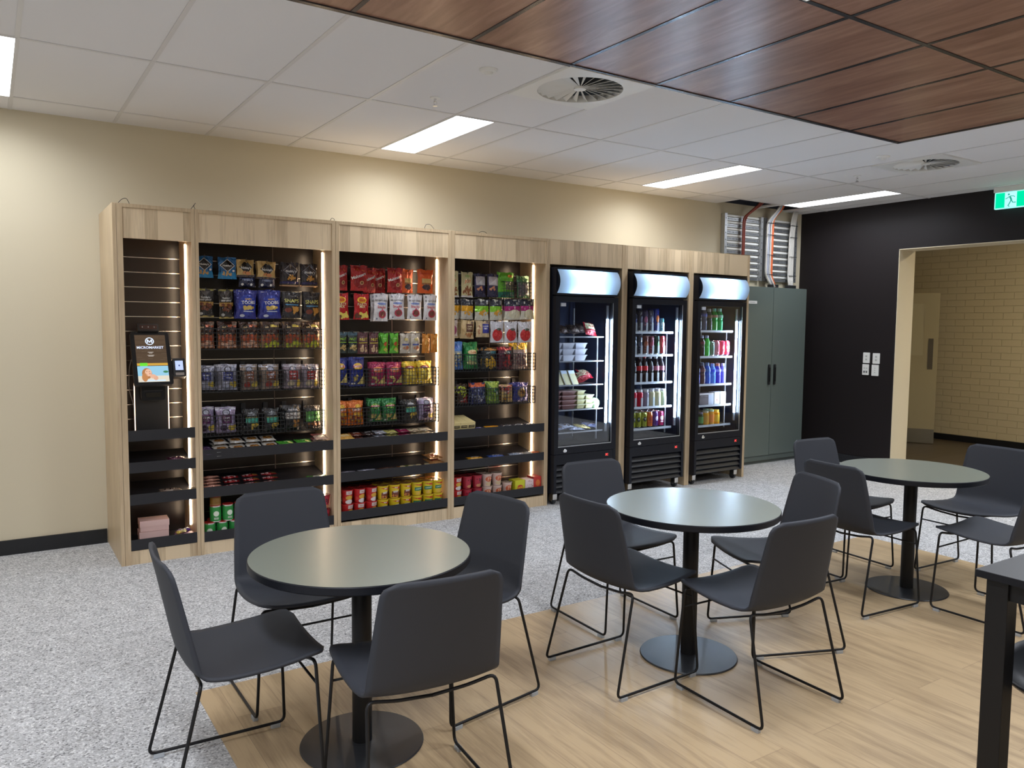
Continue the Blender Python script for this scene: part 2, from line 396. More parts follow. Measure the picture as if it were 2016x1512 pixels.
def bag_mesh(name, w, h, d, color, design, rough=.32, seed=0, gusset=.0):
    """pillow packet standing upright, front to -Y, bottom at z=0; printed design follows the bulge"""
    rnd = random.Random(seed); ph = [rnd.random()*6 for _ in range(6)]
    def prof(v):
        s = .05
        if v < s or v > 1-s: return 0
        t = (v-s)/(1-2*s); return math.sin(PI*t)**.55*(1.1-.25*t)
    def half_w(v): return w/2*(1-.085*prof(v)+.018*math.sin(9*v+ph[0])+.008*math.sin(23*v+ph[4]))
    def surf(x, z, side):
        v = min(1, max(0, z/h)); hw = half_w(v); u = max(-1, min(1, x/hw))
        y = d/2*prof(v)*(1-abs(u)**2.6)
        y += (.035*d+.0012)*math.sin(x*95+ph[1]+z*40)*math.sin(z*70+ph[2])*(1 if prof(v) else .4)
        y += .05*d*math.sin(z*45+ph[3]+x*25)*(1-u*u)*(1 if prof(v) > 0 else .2)
        return y
    b = MB(); base = foil(color, rough); nu, nv = 12, 16
    for side in (-1, 1):
        vs = []; 
        for j in range(nv+1):
            v = j/nv
            for i in range(nu+1):
                x = half_w(v)*(2*i/nu-1); z = v*h
                yy = surf(x, z, side); e = abs(2*i/nu-1) >= .999
                sag = .016*h*(math.sin(x/w*7+ph[5])+.6*math.sin(x/w*15+ph[0]))*max(0, (v-.86)/.14)
                vs.append((x, side*(0.0006 if e or v in (0, 1) else max(yy, .0008))+.07*d*math.sin(x/w*9+ph[4])*max(0, (v-.85)/.15), z+sag))
        fs = []
        for j in range(nv):
            for i in range(nu):
                q = (j*(nu+1)+i, j*(nu+1)+i+1, (j+1)*(nu+1)+i+1, (j+1)*(nu+1)+i)
                fs.append(q if side < 0 else q[::-1])
        b.add(vs, fs, base, smooth=True)
    for li, p in enumerate(design):
        vs, fs = patch_geo(p, w, h); c = p[patch_color(p)]
        if p[0] == 'blobs': c = p[8]
        fs = orient(vs, fs)
        off = .0012+.0005*li
        V = [(max(-half_w(z/h), min(half_w(z/h), x)), -(max(surf(x, z, -1), .0008)+off), max(0, min(h, z))) for x, z in vs]
        b.add(V, fs, foil(c, rough), smooth=True)
    return b.mesh(name)
def carton_mesh(name, w, h, d, color, design, lid=None, rough=.5):
    b = MB(); b.box(-w/2, w/2, -d/2, d/2, 0, h, ink(color, rough))
    if lid: b.box(-w/2-.001, w/2+.001, -d/2-.001, d/2+.001, h*.86, h+.0015, ink(lid))
    for li, p in enumerate(design):
        vs, fs = patch_geo(p, w, h); c = p[8] if p[0] == 'blobs' else p[patch_color(p)]
        b.add([(x, -d/2-.0008-.0004*li, z) for x, z in vs], orient(vs, fs), ink(c))
    return b.mesh(name)
def round_mesh(name, prof, mats, design=(), rad=None, n=24, h=None, glossy=True):
    """lathe body with printed patches wrapped on its front; rad(z)->radius"""
    b = MB(); b.lathe(prof, None, n=n, mats=mats)
    def R(z):
        for (r0, z0), (r1, z1) in zip(prof, prof[1:]):
            if min(z0, z1) <= z <= max(z0, z1) and z1 != z0: return r0+(r1-r0)*(z-z0)/(z1-z0)
        return prof[0][0]
    hh = h or max(z for r, z in prof); ww = 2*max(r for r, z in prof)
    for li, p in enumerate(design):
        vs, fs = patch_geo(p, ww, hh); c = p[8] if p[0] == 'blobs' else p[patch_color(p)]
        V = []
        for x, z in vs:
            r = R(max(0, min(hh, z)))+.0007+.0004*li; t = max(-1.45, min(1.45, x/r)); V.append((r*math.sin(t), -r*math.cos(t), z))
        b.add(V, orient(vs, fs), ink(c, .3), smooth=True)
    return b.mesh(name)

# ================================================================== THE ROOM
XB, XBO, XC = 7.392, 7.688, 10.335        # dark wall face, its far face, corridor brick wall
YW, HC = 6.098, 2.888
XL0, YB0 = -4.6, -4.2
def S(name, fn):
    b = MB(); fn(b); return struct(b.obj(name))
S('floor', lambda b: b.box(XL0, XBO, YB0, 7.9, -.06, 0, CARPET))
S('trim_1', lambda b: b.box(-.091, 4.62, YB0+.02, 3.3875, -.001, .0022, TIMBER))
S('floor', lambda b: b.box(XBO, XC+.15, -1.0, 7.9, -.06, .001, TIMBERD))
S('wall_back', lambda b: b.box(XL0-.15, XBO, YW, YW+.15, 0, HC+.5, WALL))
S('wall_left', lambda b: b.box(XL0-.15, XL0, YB0, YW, 0, HC+.3, WALL))
S('wall_front', lambda b: b.box(XL0-.15, XBO, YB0-.15, YB0, 0, HC+.3, WALL))
OY0, OY1, OZ = 2.75, 4.855, 2.386
def wb(b):
    e = .004
    for (y0, y1, z0, z1) in ((OY1, YW, 0, HC+.3), (YB0, OY0, 0, HC+.3), (OY0, OY1, OZ, HC+.3)):
        b.box(XB, XB+.02, y0, y1, z0, z1, WALLD); b.box(XB+.02, XBO, y0, y1, z0, z1, WALL)
S('wall_right', wb)
def jamb(b):
    b.box(XB-.003, XBO+.003, OY1-.006, OY1+.0005, 0, OZ, WALL); b.box(XB-.003, XBO+.003, OY0-.0005, OY0+.006, 0, OZ, WALL)
    b.box(XB-.003, XBO+.003, OY0, OY1, OZ-.006, OZ+.0005, WALL)
S('trim_2', jamb)
S('wall_corridor', lambda b: b.box(XC, XC+.15, -1.0, 7.9, 0, HC+.3, BRICK))
S('wall_corridor_end', lambda b: (b.box(XBO, XC, 7.9, 8.0, 0, HC+.3, WALL), b.box(XBO, XC, -1.1, -1.0, 0, HC+.3, WALL)))
S('ceiling', lambda b: b.box(XBO, XC, -1.0, 7.9, 2.95, 3.0, TILE))
BB = M_('skirting_black', (.010, .011, .014), .4)
S('baseboard_back', lambda b: b.box(XL0, -.115, YW-.014, YW, 0, .098, BB))
S('baseboard_left', lambda b: b.box(XL0, XL0+.014, YB0, YW-.014, 0, .098, BB))
S('baseboard_right', lambda b: b.box(XB-.014, XB, OY1+.001, YW, 0, .098, BB))
S('baseboard_corridor', lambda b: b.box(XC-.014, XC, -1.0, 7.9, 0.001, .085, BB))

# ------------------------------------------------------------------ ceiling: 0.6 x 1.2 lay-in tiles
R1 = 4.5555; WOODY = R1-1.2; WOODX = 4.8
troffers = [(1.8, 4.5555, .48), (4.5, 4.5555, .48), (6.6, 4.5555, .48), (-.9, 4.5555, .48), (-3.3, 4.5555, .48),
            (1.8, .9555, 1.4), (4.5, .9555, 1.4), (6.6, .9555, 1.4), (-.9, .9555, 1.4), (-3.3, .9555, 1.4),
            (.6, -2.6445, 1.6), (4.2, -2.6445, 1.6), (-2.4, -2.6445, 1.6)]  # unseen row behind the camera, added for even room light
def rects_minus(cell, holes):
    """cell (x0,x1,y0,y1) minus axis-aligned holes"""
    out = [cell]
    for h in holes:
        nxt = []
        for c in out:
            x0, x1, y0, y1 = c; a0, a1 = max(x0, h[0]), min(x1, h[1]); b0, b1 = max(y0, h[2]), min(y1, h[3])
            if a0 >= a1-1e-6 or b0 >= b1-1e-6: nxt.append(c); continue
            if b0 > y0: nxt.append((x0, x1, y0, b0))
            if b1 < y1: nxt.append((x0, x1, b1, y1))
            if a0 > x0: nxt.append((x0, a0, b0, b1))
            if a1 < x1: nxt.append((a1, x1, b0, b1))
        out = nxt
    return out
LW, LL = .30, 1.2
holes = [(x, x+LW, y, y+LL) for x, y, _ in troffers]
vents = [(2.1, R1-.9), (5.7, R1-.9)]
holes += [(x-.3, x+.3, y-.3, y+.3) for x, y in vents]
cut = [(5.93, 6.56, 5.757, YW), (6.6, 7.05, 5.757, YW)]      # tiles missing above the cable ladder
def white(b):
    xs = [-4.6]+[.6*i for i in range(-7, 13)]+[XB]; ys = [YB0, -3.8445, -2.6445, -1.4445, -.2445, .9555, 2.1555, 3.3555, 4.5555, 5.7555, YW]
    for i in range(len(xs)-1):
        for j in range(len(ys)-1):
            if ys[j] < WOODY-.01 and xs[i+1] <= WOODX+.01: continue
            for r in rects_minus((xs[i], xs[i+1], ys[j], ys[j+1]), holes+cut):
                b.box(r[0], r[1], r[2], r[3], HC, HC+.02, TILE)
S('ceiling', white)
def woodp(b):
    xs = [-4.6]+[.6*i for i in range(-7, 9)]; ys = [YB0, -3.8445, -2.6445, -1.4445, -.2445, .9555, 2.1555, 3.3555]
    for i in range(len(xs)-1):
        for j in range(len(ys)-1):
            for r in rects_minus((xs[i], xs[i+1], ys[j], ys[j+1]), holes): b.box(r[0], r[1], r[2], r[3], HC, HC+.02, WOODC)
S('ceiling', woodp)
def bars(b, m, wood):
    t = .011; z0, z1 = HC-.003, HC+.004
    for i in range(-7, 13):
        x = .6*i
        segs = [(WOODY, YW)] if x < WOODX+.01 else [(YB0, YW)]
        if wood: segs = [(YB0, WOODY)] if x < WOODX-.01 else []
        for y0, y1 in segs: 
            for r in rects_minus((x-t, x+t, y0, y1), holes+cut): b.box(*r, z0, z1, m)
    for y in (-3.8445, -2.6445, -1.4445, -.2445, .9555, 2.1555, 4.5555, 5.7555):
        sx = ((XL0, WOODX) if y < WOODY else None) if wood else ((WOODX, XB) if y < WOODY else (XL0, XB))
        if sx:
            for r in rects_minus((sx[0], sx[1], y-t, y+t), holes): b.box(*r, z0-.0005, z1, m)
    for x, y in vents:
        if not wood: b.box(x-.3, x+.3, y+.3-t, y+.3+t, z0-.0007, z1, m)
S('trim_3', lambda b: bars(b, TBAR, False))
S('trim_4', lambda b: (bars(b, TBARD, True), b.box(XL0, WOODX+.014, WOODY-.014, WOODY+.014, HC-.006, HC+.004, TBARD),
                       b.box(WOODX-.014, WOODX+.014, YB0, WOODY-.014, HC-.006, HC+.004, TBARD)))
# dark panels that paint shade into the void above the missing tiles
VOID_SHADE = M_('void_shade', (.03, .035, .05), .9)
S('trim_5', lambda b: (b.box(5.6, XB, 5.5, YW, 3.36, 3.4, VOID_SHADE), b.box(5.6, 5.62, 5.5, YW, HC+.021, 3.36, VOID_SHADE), b.box(5.62, XB, 5.5, 5.52, HC+.021, 3.36, VOID_SHADE), b.box(5.62, XB, YW-.012, YW-.001, HC+.021, 3.36, VOID_SHADE)))
LIT = emis('troffer_diffuser', (.93, .955, 1.0), DIFF_L)
def lamp(name, loc, sx, sy, L, color, spread, parent=None, rot=(0, 0, 0)):
    d = bpy.data.lights.new(name, 'AREA'); d.shape = 'RECTANGLE'; d.size = sx; d.size_y = sy
    d.energy = L*sx*sy*PI; d.color = color; d.spread = math.radians(spread)
    o = bpy.data.objects.new(name, d); COL.objects.link(o); o.location = loc; o.rotation_euler = rot; o.parent = parent; return o
places = {0: 'above the snack shelves, nearest the middle of the ceiling', 1: 'above the drinks fridges', 2: 'over the cable ladder corner',
          3: 'cut by the left edge of the picture'}
for k, (x, y, gain) in enumerate(troffers):
    t = thing('ceiling_light', 'white slim recessed ceiling light ' + places.get(k, 'out of view behind the tables'), 'light', (x+LW/2, y+LL/2, HC), 0, 'recessed strip lights in the ceiling')
    b = MB(); e = .008
    for (a0, a1, c0, c1) in ((-LW/2, -LW/2+e, -LL/2, LL/2), (LW/2-e, LW/2, -LL/2, LL/2), (-LW/2+e, LW/2-e, -LL/2, -LL/2+e), (-LW/2+e, LW/2-e, LL/2-e, LL/2)): b.box(a0, a1, c0, c1, -.005, .03, TBAR)
    b.obj('frame', t)
    b = MB(); b.box(-LW/2+e, LW/2-e, -LL/2+e, LL/2-e, -.001, .012, LIT); b.obj('diffuser', t)
    lamp('lamp', (0, 0, -.008), LW-2*e, LL-2*e, PANEL_L*gain, (.88, .93, 1.0), 158, t)
t = thing('ceiling_light', 'plain recessed light in the corridor ceiling beyond the opening', 'light', (8.9, 2.7, 2.95))
MB().box(-.15, .15, -.6, .6, -.005, .0, emis('corridor_diffuser', (1, .86, .62), CORR_L)).obj('diffuser', t)
# vents
for k, (x, y) in enumerate(vents):
    t = thing('air_vent', ['round swirl air vent in a white square plate beside the wood ceiling', 'round swirl air vent in a white square plate near the exit sign'][k], 'vent', (x, y, HC), 0, 'swirl air vents')
    b = MB(); n = 48; r0 = .245; q = .3
    vs = []; fs = []
    for i in range(n):
        a = 2*PI*i/n; c, s = math.cos(a), math.sin(a); m_ = q/max(abs(c), abs(s))
        vs += [(r0*c, r0*s, -.010), (m_*c*.985, m_*s*.985, -.010), (r0*c, r0*s, .03), (m_*c, m_*s, .001)]
    for i in range(n):
        j = (i+1) % n; fs += [(4*i, 4*j, 4*j+1, 4*i+1), (4*i, 4*i+2, 4*j+2, 4*j), (4*i+1, 4*j+1, 4*j+3, 4*i+3)]
    b.add(vs, fs, WHITEP); b.obj('plate', t)
    b = MB(); b.lathe([(.25, .10), (.25, .09)], M_('vent_dark', (.02, .022, .026), .8), n=32); b.obj('plenum', t)
    b = MB()
    for i in range(24):
        T = Matrix.Rotation(2*PI*i/24, 4, 'Z') @ Matrix.Translation((0, 0, .006)) @ Matrix.Rotation(math.radians(38), 4, 'X')
        b.add([(.03, -.002, -.001), (.246, -.020, -.001), (.246, .012, -.001), (.03, .004, -.001), (.03, -.002, .001), (.246, -.020, .001), (.246, .012, .001), (.03, .004, .001)],
              [(0, 3, 2, 1), (4, 5, 6, 7), (0, 1, 5, 4), (2, 3, 7, 6), (0, 4, 7, 3), (1, 2, 6, 5)], WHITEP, T)
    b.obj('blades', t)
    b = MB(); b.lathe([(.0, -.006), (.034, -.006), (.036, .004), (.0, .006)], WHITEP, n=20); b.obj('hub', t)
for k, (x, y) in enumerate([(1.495, 3.668), (5.152, 3.689)]):
    b = MB(); b.lathe([(.0, -.032), (.016, -.028), (.024, -.014), (.042, -.012), (.05, -.004), (.05, .0)], WHITEP, n=24)
    o = b.obj('motion_sensor', loc=(x, y, HC)); tag(o, ['small white domed sensor on the ceiling left of the nearer vent', 'small white domed sensor on the ceiling beside the farther vent'][k], 'sensor', 'ceiling sensors')
for k, (x, y) in enumerate([(1.507, 4.292), (5.714, 4.278)]):
    t = thing('fire_sprinkler', ['pendant fire sprinkler hanging before the middle light', 'pendant fire sprinkler hanging near the farther vent'][k], 'sprinkler', (x, y, HC), 0, 'ceiling sprinklers')
    MB().lathe([(.0, -.006), (.03, -.005), (.034, 0)], WHITEP, n=20).obj('escutcheon', t)
    b = MB(); b.lathe([(.008, -.006), (.008, -.022), (.005, -.024)], CHROME, n=10); b.tube([(-.007, 0, -.02), (-.011, 0, -.034), (-.002, 0, -.046)], .002, CHROME, 6); b.tube([(.007, 0, -.02), (.011, 0, -.034), (.002, 0, -.046)], .002, CHROME, 6)
    b.lathe([(.0, -.050), (.014, -.050), (.014, -.047), (.0, -.046)], CHROME, n=12); b.obj('head', t)

# ------------------------------------------------------------------ exit sign
t = thing('exit_sign', 'green illuminated running man exit sign hanging by the dark wall', 'sign', (7.31, 3.675, HC))
EG = emis('sign_green', (.0, .62, .30), 1.15); EWH = emis('sign_white', (.42, .92, .95), 1.0); EMAN = emis('sign_man', (.02, .42, .28), .75)
MB().box(-.03, .06, -.20, .20, -.052, 0, WHITEP).obj('housing', t, bevel=.004)
b = MB(); b.rbox(-.008, .008, -.197, .197, -.207, -.052, emis('sign_edge', (.35, .95, .85), .95), .008, axis='x'); b.obj('light_panel', t)
b = MB(); b.box(-.0095, -.0082, .105, .187, -.197, -.058, EG); b.obj('green_panel', t); b = MB(); b.box(-.0095, -.0082, -.187, .0, -.197, -.058, EG); b.obj('green_panel', t)
b = MB(); b.box(-.0095, -.0082, .0, .105, -.197, -.058, EWH); b.obj('white_panel', t)
b = MB(); X0 = -.0105
def man(pts, r): b.tube([(X0, y, z) for y, z in pts], r, EMAN, 6)
b.lathe([(.0, -.001), (.008, -.001), (.008, .001), (.0, .001)], EMAN, n=14, T=Matrix.Translation((X0, .071, -.078)) @ Matrix.Rotation(PI/2, 4, 'Y'))
man([(.060, -.098), (.046, -.130)], .0075); man([(.062, -.096), (.078, -.108), (.098, -.118)], .003); man([(.056, -.094), (.030, -.096), (.016, -.106)], .003)
man([(.048, -.130), (.058, -.155), (.074, -.182), (.062, -.190)], .0042); man([(.046, -.130), (.034, -.155), (.006, -.156)], .0042)
b.obj('running_man', t)

# ------------------------------------------------------------------ power plates
for k, (y0, y1, z0, z1, lab) in enumerate([(5.140, 5.218, 1.155, 1.272, 'upper left'), (5.022, 5.103, 1.152, 1.268, 'upper right'), (5.146, 5.222, 1.022, 1.142, 'lower left'), (5.030, 5.110, 1.018, 1.140, 'lower right')]):
    t = thing('wall_outlet', 'white upright wall plate on the dark wall, %s of the four' % lab, 'outlet', (XB, (y0+y1)/2, (z0+z1)/2), 0, 'white wall plates')
    hy, hz = (y1-y0)/2, (z1-z0)/2
    b = MB(); b.rbox(-.010, 0, -hy, hy, -hz, hz, WHITEP, .006, axis='x'); b.obj('plate', t)
    b = MB(); G = M_('slot_grey', (.12, .12, .12), .5)
    if k < 2:
        for zz in (.018, -.018): b.box(-.0115, -.0098, -.012, .012, zz-.013, zz+.013, M_('rocker', (.6, .6, .58), .3)); b.box(-.012, -.0114, -.008, .008, zz-.002, zz+.002, G)
    elif k == 2:
        for yy in (-.014, .014): b.box(-.0115, -.0098, yy-.009, yy+.009, -.036, -.014, G); b.box(-.0115, -.0098, yy-.007, yy+.007, .014, .019, G)
    else:
        for zz in (.024, 0, -.024): b.box(-.0115, -.0098, -.003, .003, zz-.003, zz+.003, G)
    b.obj('sockets', t)

# ------------------------------------------------------------------ corridor door standing open
ang = math.atan2(5.671-6.41, 9.764-9.338)
t = thing('door_1', 'cream door standing open in the corridor with a tread plate foot', 'door', (9.764, 5.671, .012), ang+PI); t['kind'] = 'structure'
DP = M_('door_cream', (.36, .31, .19), .55); DP2 = M_('door_glass_pane', (.40, .35, .22), .3)
b = MB(); b.box(0, .86, -.002, .040, 0, 2.0, DP); b.obj('leaf', t)
b = MB()
for (a0, a1, c0, c1) in ((.16, .70, 1.86, 1.875), (.16, .70, 1.16, 1.175), (.16, .175, 1.175, 1.86), (.685, .70, 1.175, 1.86)): b.box(a0, a1, .040, .046, c0, c1, DP)
b.obj('beading', t)
MB().box(.175, .685, .0402, .0412, 1.175, 1.86, DP2).obj('panel', t)
MB().box(.055, .115, .040, .046, .99, 1.40, M_('bronze_plate', (.10, .085, .06), .4, .6)).obj('push_plate', t)
b = MB(); TP = M_('tread_plate', (.22, .20, .15), .35, .8); b.box(.0, .86, .040, .0425, .0, .19, TP)
for i in range(26):
    for j in range(4):
        T = Matrix.Translation((.02+i*.033+(j % 2)*.016, .043, .03+j*.045)) @ Matrix.Rotation(.7 if (i+j) % 2 else -.7, 4, 'Y')
        b.box(-.010, .010, -.0005, .0012, -.002, .002, TP, T)
b.obj('kick_plate', t)

# ================================================================== TABLES AND CHAIRS
TH = .715; TR = .395
def chair_shell_mesh():
    P = [(.262, .436), (.245, .4395), (.20, .437), (.14, .430), (.07, .424), (0, .419), (-.06, .416), (-.10, .419), (-.132, .430), (-.156, .450), (-.170, .478), (-.180, .52), (-.190, .57), (-.200, .62), (-.210, .67), (-.220, .72), (-.230, .765), (-.238, .80)]
    # resample by arc length
    L = [0]
    for a, b in zip(P, P[1:]): L.append(L[-1]+math.hypot(b[0]-a[0], b[1]-a[1]))
    def at(s):
        s *= L[-1]
        for i in range(len(P)-1):
            if s <= L[i+1] or i == len(P)-2:
                t = (s-L[i])/(L[i+1]-L[i]); return tuple(P[i][k]*(1-t)+P[i+1][k]*t for k in (0, 1))
    NV, NU = 44, 20; vs = []; TL = L[-1]; b = MB()
    vv = [j/NV for j in range(NV+1)]
    for v in vv:
        y, z = at(v); y1, z1 = at(min(1, v+.01)); y0, z0 = at(max(0, v-.01)); ty, tz = (y1-y0), (z1-z0); l = math.hypot(ty, tz); ny, nz = tz/l, -ty/l   # towards the sitter
        if nz < 0 and abs(ny) < .5: ny, nz = -ny, -nz
        w = .222 + .010*math.sin(PI*min(1, v/.5)) if v < .5 else .222-.028*((v-.5)/.5)**1.3
        dist = min(v, 1-v)*TL; r = .045
        cut = r-math.sqrt(max(0, r*r-(r-dist)**2)) if dist < r else 0
        back = max(0, min(1, (v-.45)/.15))
        for i in range(NU+1):
            s = 2*i/NU-1; wx = (w-cut)*s; q = (abs(wx)/.23)**2.2
            dy, dz = (.034*q*back), (.022*q*(1-back)*(1-.35*math.sin(PI*min(1, v/.5))))
            vs.append((wx, y+dy, z+dz))
    fs = [(j*(NU+1)+i, j*(NU+1)+i+1, (j+1)*(NU+1)+i+1, (j+1)*(NU+1)+i) for j in range(NV) for i in range(NU)]
    b.add(vs, fs, FABRIC, smooth=True); return b.mesh('seat_shell')
SHELL = chair_shell_mesh()
def chair_proto():
    t = thing('shell_chair', 'x', 'chair')
    o = bpy.data.objects.new('seat_shell', SHELL); COL.objects.link(o); o.parent = t
    m = o.modifiers.new('thick', 'SOLIDIFY'); m.thickness = .011; m.offset = 0
    r = .0058
    for sx in (-1, 1):
        pts = [(-.003*sx, -.125, .399), (sx*.12, -.128, .408), (sx*.213, -.135, .428), (sx*.24, -.24, .016), (sx*.24, .24, .016), (sx*.212, .222, .430), (sx*.12, .205, .412), (-.003*sx, .20, .404)]
        MB().tube(round_path(pts, .028, 5), r, BLACKM, 8).obj('leg', t)
    MB().tube([(-.216, .2285, .345), (.216, .2285, .345)], .0045, BLACKM, 8).obj('crossbar', t)
    for sx in (-1, 1):
        for sy in (-1, 1):
            b = MB(); b.rbox(-.010, .010, -.018, .018, 0, .014, CLEARP, .004, axis='z', T=Matrix.Translation((sx*.24, sy*.205, 0))); b.obj('glide', t)
    return t
chairs = [  # x, y, facing angle (deg, 0 = +X), label
    (-.110, 2.695, -2, 'dark grey shell chair with its seat under the nearest table, leftmost of all chairs'),
    (.293, 3.234, 270, 'dark grey shell chair behind the nearest table, facing the camera'),
    (.845, 2.815, 190, 'dark grey shell chair right of the nearest table, back against open carpet'),
    (.355, 2.228, 85, 'dark grey shell chair closest to the camera, seen squarely from behind'),
    (1.571, 2.621, 1.5, 'dark grey shell chair at the left of the middle table, back half turned away'),
    (1.972, 3.140, 268, 'dark grey shell chair behind the middle table, in front of the left fridge'),
    (2.460, 2.489, 158, 'dark grey shell chair on the far right of the middle table, facing left'),
    (1.882, 2.113, 88, 'dark grey shell chair at the near right of the middle table, seen from behind'),
    (3.300, 2.602, -5, 'dark grey shell chair left of the farthest table, seen from behind'),
    (3.800, 3.052, 265.5, 'dark grey shell chair behind the farthest table, before the grey cabinet'),
    (4.325, 2.446, 176.5, 'dark grey shell chair right of the farthest table, facing left'),
    (3.760, 2.040, 90, 'dark grey shell chair cut by the right picture edge, near the black table'),
]
proto = chair_proto()
for i, (x, y, a, lab) in enumerate(chairs):
    c = proto if i == 0 else copy_tree(proto)
    c.location = (x, y, .0022 if -.091 < x < 4.62 and y < 3.39 else .0022); c.rotation_euler = (0, 0, math.radians(a-90)); c['label'] = lab
    c['group'] = 'dark grey shell chairs around the round tables'
def round_table(x, y, lab):
    t = thing('round_table', lab, 'table', (x, y, .0022), 0, 'round pedestal tables')
    b = MB(); b.lathe([(TR-.004, TH-.030), (TR, TH-.026), (TR, TH-.003), (TR-.002, TH-.0005)], EDGEB, n=96); b.lathe([(TR-.0015, TH-.0006), (TR-.003, TH)], EDGEB, n=96)
    b.lathe([(0.0001, TH+.0003), (TR-.003, TH+.0003)], TOPSAGE, n=96, smooth=False); b.obj('table_top', t)
    b = MB(); b.lathe([(.036, .010), (.036, TH-.035)], BLACKM, n=28); b.obj('pedestal', t)
    b = MB(); b.lathe([(.17, TH-.036), (.17, TH-.031)], BLACKM, n=28); b.obj('mounting_plate', t)
    b = MB(); b.lathe([(.222, 0), (.225, .003), (.222, .008), (.05, .011), (.04, .012)], M_('base_black', (.02, .021, .024), .35), n=72); b.obj('base', t)
round_table(.340, 2.648, 'round sage topped pedestal table nearest the camera, at the left')
round_table(1.935, 2.558, 'round sage topped pedestal table in the middle, mirroring bluish fridge light')
round_table(3.735, 2.541, 'round sage topped pedestal table farthest away, before the corridor opening')
# black high table at the right edge
t = thing('high_table', 'black square legged high table cut by the right picture edge', 'table', (1.43, 1.052, .0022), 0)
GT = M_('high_table_top', (.055, .057, .062), .42)
MB().box(0, 1.5, -.75, 0, .878, .8965, EDGEB).box(.001, 1.499, -.749, -.001, .8965, .8978, GT).obj('table_top', t)
for (x, y) in ((.022, -.075), (1.42, -.075), (.022, -.72), (1.42, -.72)):
    b = MB(); b.box(x, x+.055, y, y+.055, 0, .878, BLACKM); b.obj('leg', t, bevel=.002)
b = MB()
b.box(.077, 1.42, -.070, -.030, .825, .878, BLACKM); b.box(.077, 1.42, -.705, -.675, .825, .878, BLACKM); b.box(.032, .066, -.665, -.075, .825, .878, BLACKM); b.box(1.43, 1.465, -.665, -.075, .825, .878, BLACKM); b.obj('rail', t)
# bar stool tucked under it
t = thing('bar_stool', 'black tub stool tucked behind the leg of the black high table', 'stool', (1.71, .862, .0022), math.radians(-60))
b = MB(); vs = []; NU, NV = 32, 8
for j in range(NV+1):
    for i in range(NU):
        a = 2*PI*i/NU; k = j/NV; r = .06+.17*k**.6; hz = .530+.055*k**2+(.05*max(0, math.sin(a))**2 if math.sin(a) > 0 else 0)*k**3
        vs.append((r*math.cos(a), r*math.sin(a), hz))
fs = [(j*NU+i, j*NU+(i+1) % NU, (j+1)*NU+(i+1) % NU, (j+1)*NU+i) for j in range(NV) for i in range(NU)]+[tuple(range(NU-1, -1, -1))]
b.add(vs, fs, BLACKP, smooth=True); o = b.obj('seat', t); m = o.modifiers.new('t', 'SOLIDIFY'); m.thickness = .008
for a in range(4):
    q = PI/4+a*PI/2; MB().tube([(.09*math.cos(q), .09*math.sin(q), .527), (.22*math.cos(q), .22*math.sin(q), .0)], .011, BLACKM, 8).obj('leg', t)
MB().tube([(.17*math.cos(PI/4+a*PI/2), .17*math.sin(PI/4+a*PI/2), .22) for a in range(4)], .008, BLACKM, 8, closed=True).obj('footrest', t)

